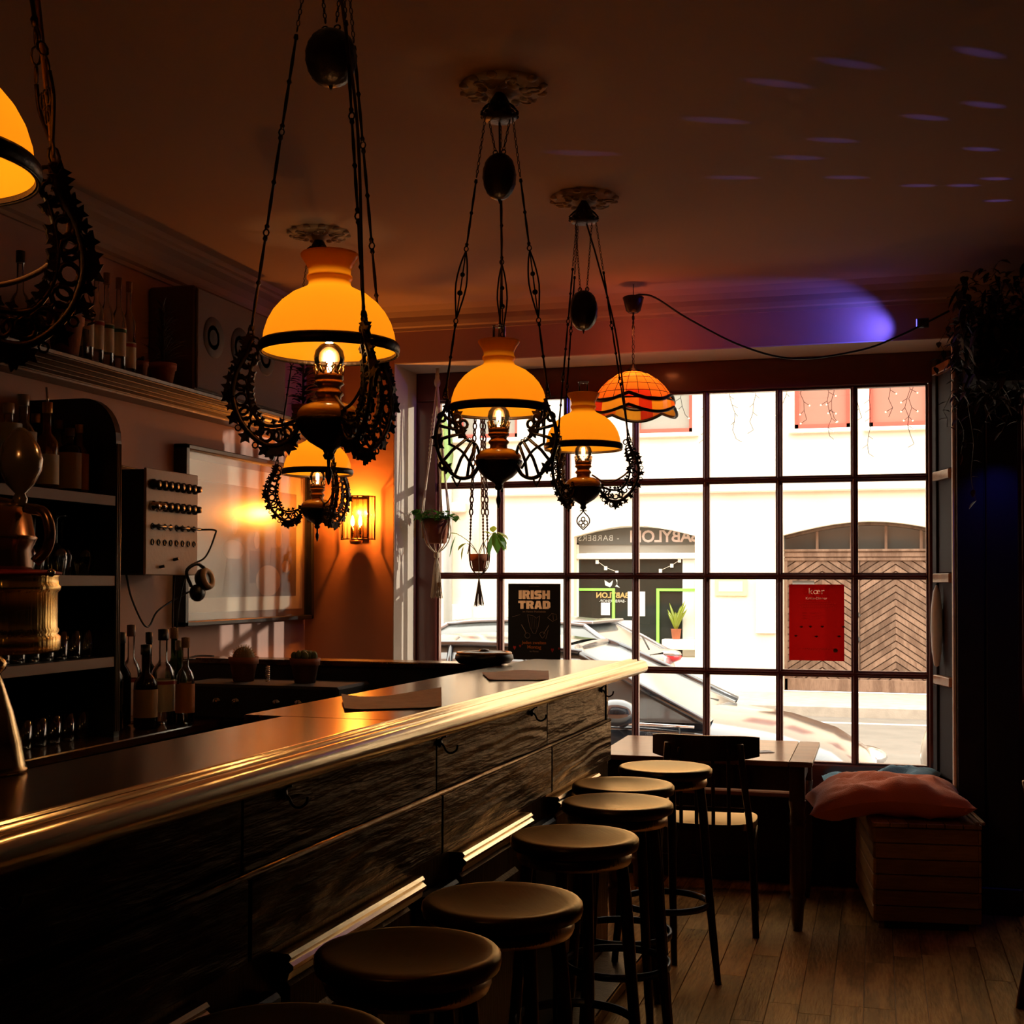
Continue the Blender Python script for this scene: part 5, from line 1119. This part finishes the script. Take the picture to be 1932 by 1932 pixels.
def cushion(label, loc, rot, sx, sy, sz, m_, seed):
    r_ = random.Random(seed); from mathutils import noise
    def fn(u, v, s_):
        x, y = u*2-1, v*2-1; e = (1-x**4)*(1-y**4); e = max(e, 0)**.5; pin = 1-.10*(abs(x)*(1-y*y)*0+abs(y*y)*(1-x*x)+abs(x*x)*(1-y*y))
        nz = noise.noise(Vector((x*1.7+seed, y*1.7, s_)))*.34+noise.noise(Vector((x*4+seed, y*2.2+x, s_*2)))*.22+(1-abs(noise.noise(Vector((x*3.1+y*2, y*4+seed, 3)))))**6*.10
        return (x*sx*pin, y*sy*pin, s_*sz*e*(1+nz)+.022*e*nz+.03*math.sin(x*2.1+seed)*1)
    mb = MB().grid(lambda u, v: fn(u, v, 1), 40, 30); mb.grid(lambda u, v: fn(u, 1-v, -1), 40, 30)
    c = obj('cushion', mb, m_, None, loc, rot); tag(c, label, 'cushion'); return c
cushion('rust orange linen cushion lying across the slatted box', (.03, 5.89, .515), (.03, -.10, .12), .345, .20, .075, mat('rust_linen', (.92, .21, .05), .9, bump=.35, bscale=220, sheen=.3), 2)
cushion('teal blue cushion wedged behind the rust orange one', (.0, 6.22, .515), (.20, .02, -.05), .275, .17, .06, mat('teal_linen', (.10, .26, .33), .9, bump=.35, bscale=220, sheen=.3), 6)
# ---- posters taped to the panes
t = thing('concert_poster', 'black window poster reading IRISH TRAD in tan letters with line-drawn instruments', 'poster', (-1.715, 6.462, 1.257))
BLK = {'I': (.34, [(0, 0), (0, 1), (.34, 1), (.34, 0)]), 'R': (.8, [(0, 0), (0, 1), (.62, 1), (.78, .84), (.78, .56), (.66, .45), (.8, 0), (.48, 0), (.38, .36), (.32, .36), (.32, 0)], [(.32, .6), (.32, .78), (.46, .78), (.46, .6)]),
 'S': (.76, [(0, 0), (0, .28), (.44, .28), (.44, .38), (.16, .38), (0, .54), (0, .84), (.16, 1), (.74, 1), (.74, .72), (.32, .72), (.32, .62), (.6, .62), (.76, .46), (.76, .16), (.6, 0)]),
 'H': (.8, [(0, 0), (0, 1), (.32, 1), (.32, .63), (.48, .63), (.48, 1), (.8, 1), (.8, 0), (.48, 0), (.48, .37), (.32, .37), (.32, 0)]), 'T': (.78, [(.22, 0), (.22, .72), (0, .72), (0, 1), (.78, 1), (.78, .72), (.56, .72), (.56, 0)]),
 'A': (.8, [(0, 0), (.2, 1), (.6, 1), (.8, 0), (.5, 0), (.46, .2), (.34, .2), (.3, 0)], [(.36, .42), (.44, .42), (.42, .7), (.38, .7)]), 'D': (.8, [(0, 0), (0, 1), (.6, 1), (.8, .8), (.8, .2), (.6, 0)], [(.32, .28), (.46, .28), (.46, .72), (.32, .72)])}
def cut_sheet(name, w, h, words, mt, parent):
    """thin sheet with the words cut out of the dark ink so that the window shines through the paper behind them"""
    cu = bpy.data.curves.new(name, 'CURVE'); cu.dimensions = '2D'; cu.fill_mode = 'BOTH'; cu.resolution_u = 3
    def add_poly(pts):
        sp = cu.splines.new('POLY'); sp.points.add(len(pts)-1); sp.use_cyclic_u = True
        for p, q in zip(sp.points, pts): p.co = (q[0], q[1], 0, 1)
    add_poly([(-w, -h), (w, -h), (w, h), (-w, h)])
    for s_, size, y, off, spc in words:
        if s_[0] == '#':     # heavy block capitals
            ws = [BLK[c][0] for c in s_[1:]]; x = -(sum(ws)+.06*(len(ws)-1))/2
            for c in s_[1:]:
                for poly in BLK[c][1:]: add_poly([((x+a)*spc, y+b*size) for a, b in poly])
                x += BLK[c][0]+.06
            continue
        f = bpy.data.curves.new('f', 'FONT'); f.body = s_; f.size = size; f.align_x = 'CENTER'; f.align_y = 'CENTER'; f.space_character = spc; f.resolution_u = 3; f.offset = off
        fo = bpy.data.objects.new('f', f); S.collection.objects.link(fo); bpy.context.view_layer.update()
        c2 = fo.to_curve(bpy.context.evaluated_depsgraph_get())
        for sp in c2.splines:
            pts = []
            if sp.type == 'BEZIER':
                B_ = list(sp.bezier_points)
                for i in range(len(B_)):
                    p, q = B_[i], B_[(i+1) % len(B_)]
                    for k in range(4):
                        t_ = k/4; u_ = 1-t_; v_ = p.co*u_**3+p.handle_right*3*u_*u_*t_+q.handle_left*3*u_*t_*t_+q.co*t_**3; pts.append((v_.x, v_.y+y))
            else: pts = [(p.co.x, p.co.y+y) for p in sp.points]
            cl = []
            for p in pts:
                if not cl or (abs(p[0]-cl[-1][0])+abs(p[1]-cl[-1][1])) > 1e-5: cl.append(p)
            add_poly(cl)
        fo.to_curve_clear(); bpy.data.objects.remove(fo)
    t0 = bpy.data.objects.new(name, cu); me = bpy.data.meshes.new_from_object(t0); bpy.data.objects.remove(t0); me.name = name; me.materials.clear(); me.materials.append(mt)
    o = bpy.data.objects.new(name, me); S.collection.objects.link(o); o.parent = parent; o.rotation_euler = (PI/2, 0, 0); return o
WORDS = [('#IRISH', .045, .117, 0, .0512), ('#TRAD', .042, .066, 0, .0512)]
si = cut_sheet('ink_sheet', .1405, .197, WORDS, mat('poster_black', (.012, .014, .012), .55), t); si.location = (0, -.001, 0)
obj('lettering_paper', MB().add([(-.11, .0005, .058), (.11, .0005, .058), (.11, .0005, .168), (-.11, .0005, .168)], [(0, 1, 2, 3)]), translucent('poster_tan_paper', (.40, .20, .09), .02, .4), t)
rx = (PI/2, 0, 0); tan_ = mat('poster_tan', (.55, .27, .10), .6); tor = mat('poster_orange', (.95, .32, .05), .6); tgr = mat('poster_grey', (.55, .40, .28), .6); tred = mat('poster_red', (.8, .06, .03), .6)
Yp = -.0022
text('venue_lettering', 'im Hanno Huckebein', .0145, (0, Yp, .052), rx, tgr, t, .0002, ext=.0003); text('day_lettering', 'Jeden zweiten', .023, (0, Yp, -.109), (PI/2, 0, 0), tor, t, .0003, ext=.0003); text('day_lettering', 'Montag', .025, (0, Yp, -.132), rx, tor, t, .0003, ext=.0003); text('month_lettering', 'im Monat', .0125, (0, Yp, -.154), rx, tgr, t, 0, ext=.0003); text('header_lettering', 'HANNO HUCKEBEIN', .006, (0, Yp, .182), rx, tgr, t, 0, ext=.0003)
def ln(name, P, th=.0011, m_=tgr): obj(name, MB().tube([(a, Yp, b+.016) for a, b in P], th, 4), m_, t)
ln('harp_drawing', [(-.035, .020), (-.005, .014), (.012, .002), (.030, .015), (.030, .005), (.022, -.04), (.008, -.078), (-.006, -.076), (-.022, -.045), (-.030, -.01), (-.035, .02)])
for x in (-.018, -.009, 0, .009): ln('harp_string', [(x, .008), (x+.004, -.055)], .0004)
ln('banjo_drawing', [(-.068, -.032), (-.050, -.062), (-.042, -.078)], .0022); ln('banjo_drawing', [(-.036+.014*math.cos(2*PI*i/14), -.088+.014*math.sin(2*PI*i/14)) for i in range(15)])
ln('fiddle_drawing', [(.078, -.035), (.050, -.080)], .0018); ln('fiddle_drawing', [(.045+.013*math.cos(2*PI*i/12)+.004*math.sin(4*PI*i/12), -.085+.016*math.sin(2*PI*i/12)) for i in range(13)]); ln('bow_drawing', [(.075, -.06), (.062, -.105)])
ln('accordion_drawing', [(.072, .005), (.095, .028), (.118, .022), (.122, -.002), (.098, -.014), (.072, .005)]); ln('accordion_drawing', [(.10, .024), (.103, -.006)]); ln('flute_drawing', [(-.118, .008), (-.075, .020)], .0012)
for x, z, s_ in ((-.105, -.150, 1), (-.075, -.142, .7), (.098, -.160, 1), (.133, -.152, .6)): obj('strawberry_print', MB().prism([(x+s_*.008*a, z+.016+s_*.009*b) for a, b in ((0, -1.6), (1, 0), (.8, .8), (0, .6), (-.8, .8), (-1, 0))], Yp-.0005, Yp, 'y'), tred, t)
t = thing('red_poster', 'red window poster with small kœr heading taped to a pane before the gate', 'poster', (-.290, 6.462, 1.268))
cut_sheet('ink_sheet', .1315, .186, [('kœr', .044, .152, .0004, 1.05), ('Krimi-Dinner', .018, .118, .0004, 1.05)], translucent('poster_red_paper', (.21, .002, .0015), .03, .35), t)
obj('lettering_film', MB().add([(-.06, .0006, .105), (.06, .0006, .105), (.06, .0006, .175), (-.06, .0006, .175)], [(0, 1, 2, 3)]), glass('pink_film', (.92, .60, .54), .2, .1), t)
pk = mat('poster_pink_ink', (.55, .12, .09), .6); po = mat('poster_orange_ink', (.48, .05, .012), .6)
dots = MB()
rr = random.Random(4)
for z, w_ in ((.10, .055), (.092, .085), (.084, .07), (.076, .08), (.068, .06), (-.128, .075), (-.133, .05)):
    x = -w_
    while x < w_: l = rr.uniform(.004, .012); dots.box(x, x+l, Yp-.0003, Yp, z, z+.0016); x += l+.003
for z in (.045, .032, .018): dots.box(-.068, -.045, Yp-.0003, Yp, z, z+.002); dots.box(-.03, .03, Yp-.0003, Yp, z, z+.0012)
o = obj('small_print', dots, po, t); o['kind'] = 'stuff'
for x, z in ((-.072, -.022), (-.028, -.020), (.028, -.020), (.128, -.02), (-.098, -.066), (0, -.068), (.107, -.066)): obj('printed_drop', MB().prism([(x-.010, z+.002), (x, z-.006), (x+.009, z+.002), (x, z+.005)], Yp-.0005, Yp, 'y'), mat('ink_dark', (.05, .004, .003), .6) if x == -.072 else bpy.data.materials['ink_dark'], t)
obj('stamp_print', MB().lathe([(.011, 0), (0, .0006)], 14, (0, 0, 0), 0, False, Matrix.Translation((.09, Yp, -.135)) @ Matrix.Rotation(PI/2, 4, 'X')), mat('ink_brown', (.10, .03, .015), .6), t)
obj('white_tape', MB().add([(-.115, 0, .186), (-.01, 0, .186), (-.01, 0, .205), (-.115, 0, .205)], [(0, 1, 2, 3)]), M['tpaper'], t)
# ---- macrame plant hangers
def cordset(mb, top, pts, r, n=2):
    for k in range(n): mb.tube(bez([Vector(p)+Vector((math.sin(i*1.3+k*PI)*.004, math.cos(i*1.3+k*PI)*.004, 0)) for i, p in enumerate([top]+pts)], 4), r, 5)
def knots(mb, a, b, n, r):
    a, b = Vector(a), Vector(b)
    for i in range(n): mb.ball(a.lerp(b, (i+.5)/n), (r, r, r*1.2), 7, 5)
def pot_leaves(parent, R, z, n, m_, l0, seed, spread=1):
    r_ = random.Random(seed)
    for i in range(n):
        a = r_.random()*6.28; e = r_.uniform(.0, 1.0); q = Vector((R*.6*math.cos(a), R*.6*math.sin(a), z)); d = Vector((math.cos(a), math.sin(a), e)); st = q+d*r_.uniform(.01, .05)*spread
        mb = MB(); mb.tube([q, st], .0012, 4)
        for k in range(3): leaf(mb, st, (math.cos(a+k*1.2-1.2), math.sin(a+k*1.2-1.2), .2*k), l0*r_.uniform(.7, 1.2), l0*.8, .4)
        obj('leaf', mb, m_, parent)
t = thing('hanging_planter', 'terracotta pot of leafy green plant in a pale macrame hanger at the left window jamb', 'hanging plant', (-2.195, 6.30, 1.735))
h1 = MB(); top = (0, 0, .83)
h1.tube([(0, 0, .833), (0, 0, .78)], .010, 8); h1.ball((0, 0, .76), (.017, .017, .028), 10, 8); h1.tube([(0, 0, .80), (0, 0, .76)], .012, 8)
for k, a in enumerate((-2.6, -.3, 1.6)):
    ca, sa = math.cos(a), math.sin(a); cordset(h1, (0, 0, .76), [(.02*ca, .02*sa, .55), (.045*ca, .045*sa, .32), (.074*ca, .074*sa, .10), (.078*ca, .078*sa, .04), (.072*ca, .072*sa, -.05)], .0045, 2); knots(h1, (.018*ca, .018*sa, .60), (.042*ca, .042*sa, .34), 12, .0085)
    for b in (a-.52, a+.52): h1.tube(bez([(.078*ca, .078*sa, .05), (.073*math.cos(b), .073*math.sin(b), -.02), (.05*math.cos(b), .05*math.sin(b), -.085), (0, 0, -.13)], 4), .0032, 5)
obj('macrame', h1, M['cotton'], t)
ts = MB(); rr = random.Random(9)
for i in range(46):
    a = rr.random()*6.28; r0 = .014; r1 = rr.uniform(.01, .032); ts.tube([(0, 0, -.13), (r0*math.cos(a), r0*math.sin(a), -.19), (r1*math.cos(a), r1*math.sin(a), -.36+rr.random()*.015)], .0022, 4)
o = obj('tassel', ts, M['cotton'], t); o['kind'] = 'stuff'
obj('knot', MB().lathe([(.010, -.15), (.015, -.145), (.015, -.125), (.010, -.12)], 12), M['cotton'], t)
obj('pot', MB().lathe([(0, -.075), (.045, -.075), (.052, -.068), (.070, .055), (.064, .055), (.0, .04)], 28, cap=False), M['terra'], t)
pot_leaves(t, .07, .05, 34, M['leaf'], .044, 3, 1.3)
t = thing('hanging_planter', 'small clay pot in a brown cord hanger with trailing pothos stems before the window', 'hanging plant', (-1.965, 6.30, 1.585))
h1 = MB()
for k, a in enumerate((-2.9, -.8, .6)):
    ca, sa = math.cos(a), math.sin(a); P0, P1, P2 = (.012*ca, .01*sa, .975), (.042*ca, .04*sa, .22), (.058*ca, .058*sa, .02)
    link_chain(h1, P0, P1, .012, .0042); knots(h1, P1, (.046*ca, .045*sa, .09), 8, .006); h1.tube([P1, (.046*ca, .045*sa, .09), P2], .003, 5)
    for b in (a-.5, a+.5): h1.tube(bez([(.046*ca, .045*sa, .08), (.055*math.cos(b), .055*math.sin(b), .02), (.045*math.cos(b), .045*math.sin(b), -.05), (0, 0, -.10)], 4), .0026, 5)
obj('macrame', h1, M['jute'], t)
ts = MB()
for i in range(30):
    a = rr.random()*6.28; r1 = rr.uniform(.008, .026); ts.tube([(0, 0, -.10), (.008*math.cos(a), .008*math.sin(a), -.15), (r1*math.cos(a), r1*math.sin(a), -.25+rr.random()*.02)], .0022, 4)
o = obj('tassel', ts, M['jute'], t); o['kind'] = 'stuff'
obj('pot', MB().lathe([(0, -.07), (.030, -.07), (.040, -.015), (.052, -.015), (.054, .02), (.048, .02), (0, .01)], 26, cap=False), M['terra'], t)
vm = MB()
for P in ([(0, 0, .01), (-.04, 0, .07), (-.09, -.01, .11), (-.11, -.01, .12)], [(0, 0, .01), (-.03, 0, .05), (-.06, -.01, .075)], [(0, 0, .01), (.03, 0, .08), (.07, -.02, .12), (.09, -.02, .125)]): vm.tube(bez(P, 4), .0018, 5)
obj('vine', vm, M['leafy'], t)
for q, d, l, w_ in (((-.11, -.01, .12), (-.6, 0, .2), .035, .02), ((-.125, -.01, .11), (-.35, 0, -1), .07, .012), ((-.065, -.01, .075), (-.5, 0, -.3), .04, .028), ((-.08, -.01, .06), (-.2, 0, -1), .045, .014), ((.07, -.02, .12), (-.6, -.2, .3), .035, .025), ((.09, -.02, .13), (.2, -.2, -1), .07, .03), ((.10, -.02, .13), (.9, 0, -.4), .05, .035), ((.11, -.02, .12), (.5, -.3, -1), .06, .03), ((.085, -.02, .13), (-.3, .1, -1), .085, .022), ((.10, -.03, .12), (.8, -.2, -.9), .065, .03), ((.08, -.02, .13), (.1, 0, 1), .03, .02)):
    lf = MB(); leaf(lf, q, d, l*1.35, w_*1.9, .2); obj('leaf', lf, M['leafy'] if l < .06 else M['leaf'], t)
# ---- dark overhanging planter on the pier with trailing leaves
t = thing('pier_planter', 'large dark planter overflowing with dried trailing leaves on the pier beside the window', 'hanging plant', (.72, 5.86, 2.43))
obj('trough', MB().box(-.33, .5, -.14, .18, -.12, .12, .02), M['blackmatte'], t)
obj('bracket', MB().box(-.25, -.22, .15, .21, -.12, .3), M['black'], t); obj('bracket', MB().box(.25, .28, .15, .21, -.12, .3), M['black'], t)
fm = MB(); rr = random.Random(12)
for i in range(2600):
    x = rr.uniform(-.40, .55); y = rr.uniform(-.22, .16); z = rr.gauss(.06, .14); z = max(-.17+.12*abs(x)*0, min(.36, z))
    leaf(fm, (x, y, z), (rr.uniform(-1, 1), rr.uniform(-1, .4), rr.uniform(-1, .6)), rr.uniform(.035, .07), rr.uniform(.02, .032), .5)
for i in range(16):
    q = Vector((rr.uniform(-.42, .2), rr.uniform(-.2, 0), rr.uniform(-.1, .2)))
    P = [q]
    for k in range(rr.randint(5, 9)): P.append(P[-1]+Vector((rr.uniform(-.025, .018), rr.uniform(-.01, .01), -.035))); leaf(fm, P[-1], (rr.uniform(-1, 1), rr.uniform(-1, .3), rr.uniform(-.8, .1)), .04, .022, .4)
    fm.tube(P, .0014, 4)
o = obj('foliage', fm, M['leafd'], t); o['kind'] = 'stuff'
for j, P in enumerate(([(-.38, -.08, -.12), (-.41, -.1, -.22), (-.37, -.1, -.32), (-.38, -.1, -.42)], [(-.36, -.06, -.15), (-.345, -.1, -.26), (-.33, -.1, -.38), (-.34, -.1, -.52), (-.32, -.1, -.62)], [(-.22, -.1, -.12), (-.25, -.12, -.20), (-.24, -.12, -.27)])):
    vn = MB().tube(bez(P, 4), .0016, 4); v_ = obj('vine', vn, M['leafd'], t)
    for q in bez(P, 2)[1:]:
        lf = MB(); leaf(lf, q, (rr.uniform(-1, 1), -.5, rr.uniform(-.8, .2)), .045, .02, .3); obj('leaf', lf, M['leafd'], v_)
# small blue spotlight clipped behind the foliage, washing the wall above the window
def aim(v): return Vector(v).to_track_quat('-Z', 'Y').to_euler()
b = thing('blue_spotlight', 'small blue spotlight clipped behind the dark planter foliage', 'spotlight', (.17, 6.0, 2.62))
obj('housing', MB().tube([(.05, 0, 0), (0, 0, .0)], .022, 12), M['black'], b); obj('lens', MB().tube([(.0, 0, 0), (-.003, 0, 0)], .019, 12), emis('blue_lens', (.12, .10, 1), 3), b)
light('blue_beam', 'SPOT', (-.012, 0, 0), 13, (.10, .10, 1), .01, b, aim((-1, .34, .04)), spot_size=math.radians(78), spot_blend=1)
light('blue_downlight', 'SPOT', (.34, -.10, -.52), 2.5, (.05, .07, 1), .02, b, aim((.0, .25, -1)), spot_size=math.radians(90), spot_blend=1)

# mirror-ball beams: a row of narrow blue spots from a party light out of frame to the right
pl = thing('party_light', 'small party projector on the right wall throwing blue flecks on the ceiling', 'party light', (2.6, 5.4, 2.0))
obj('housing', MB().lathe([(0, -.16), (.06, -.16), (.08, -.08), (.06, -.02), (0, -.02)], 16), M['black'], pl)
obj('wall_arm', MB().tube([(0, 0, -.08), (2.0, 0, -.08)], .012, 8), M['black'], pl)
for x, y in [(-0.26, 3.6), (-0.07, 3.51), (0.26, 3.53), (0.3, 3.92), (0.14, 3.98), (0.32, 4.32), (0.39, 4.65), (0.14, 4.66), (-0.13, 4.11), (-0.24, 4.25), (-0.1, 4.5), (0.42, 4.92), (-0.91, 4.02), (-0.46, 3.84), (0.29, 4.7), (-0.47, 4.4)]:
    light('fleck_beam', 'SPOT', (0, 0, 0), 150, (.20, .16, 1), .004, pl, aim(Vector((x, y, 2.84))-Vector((2.6, 5.4, 2.0))), spot_size=math.radians(.8), spot_blend=1)
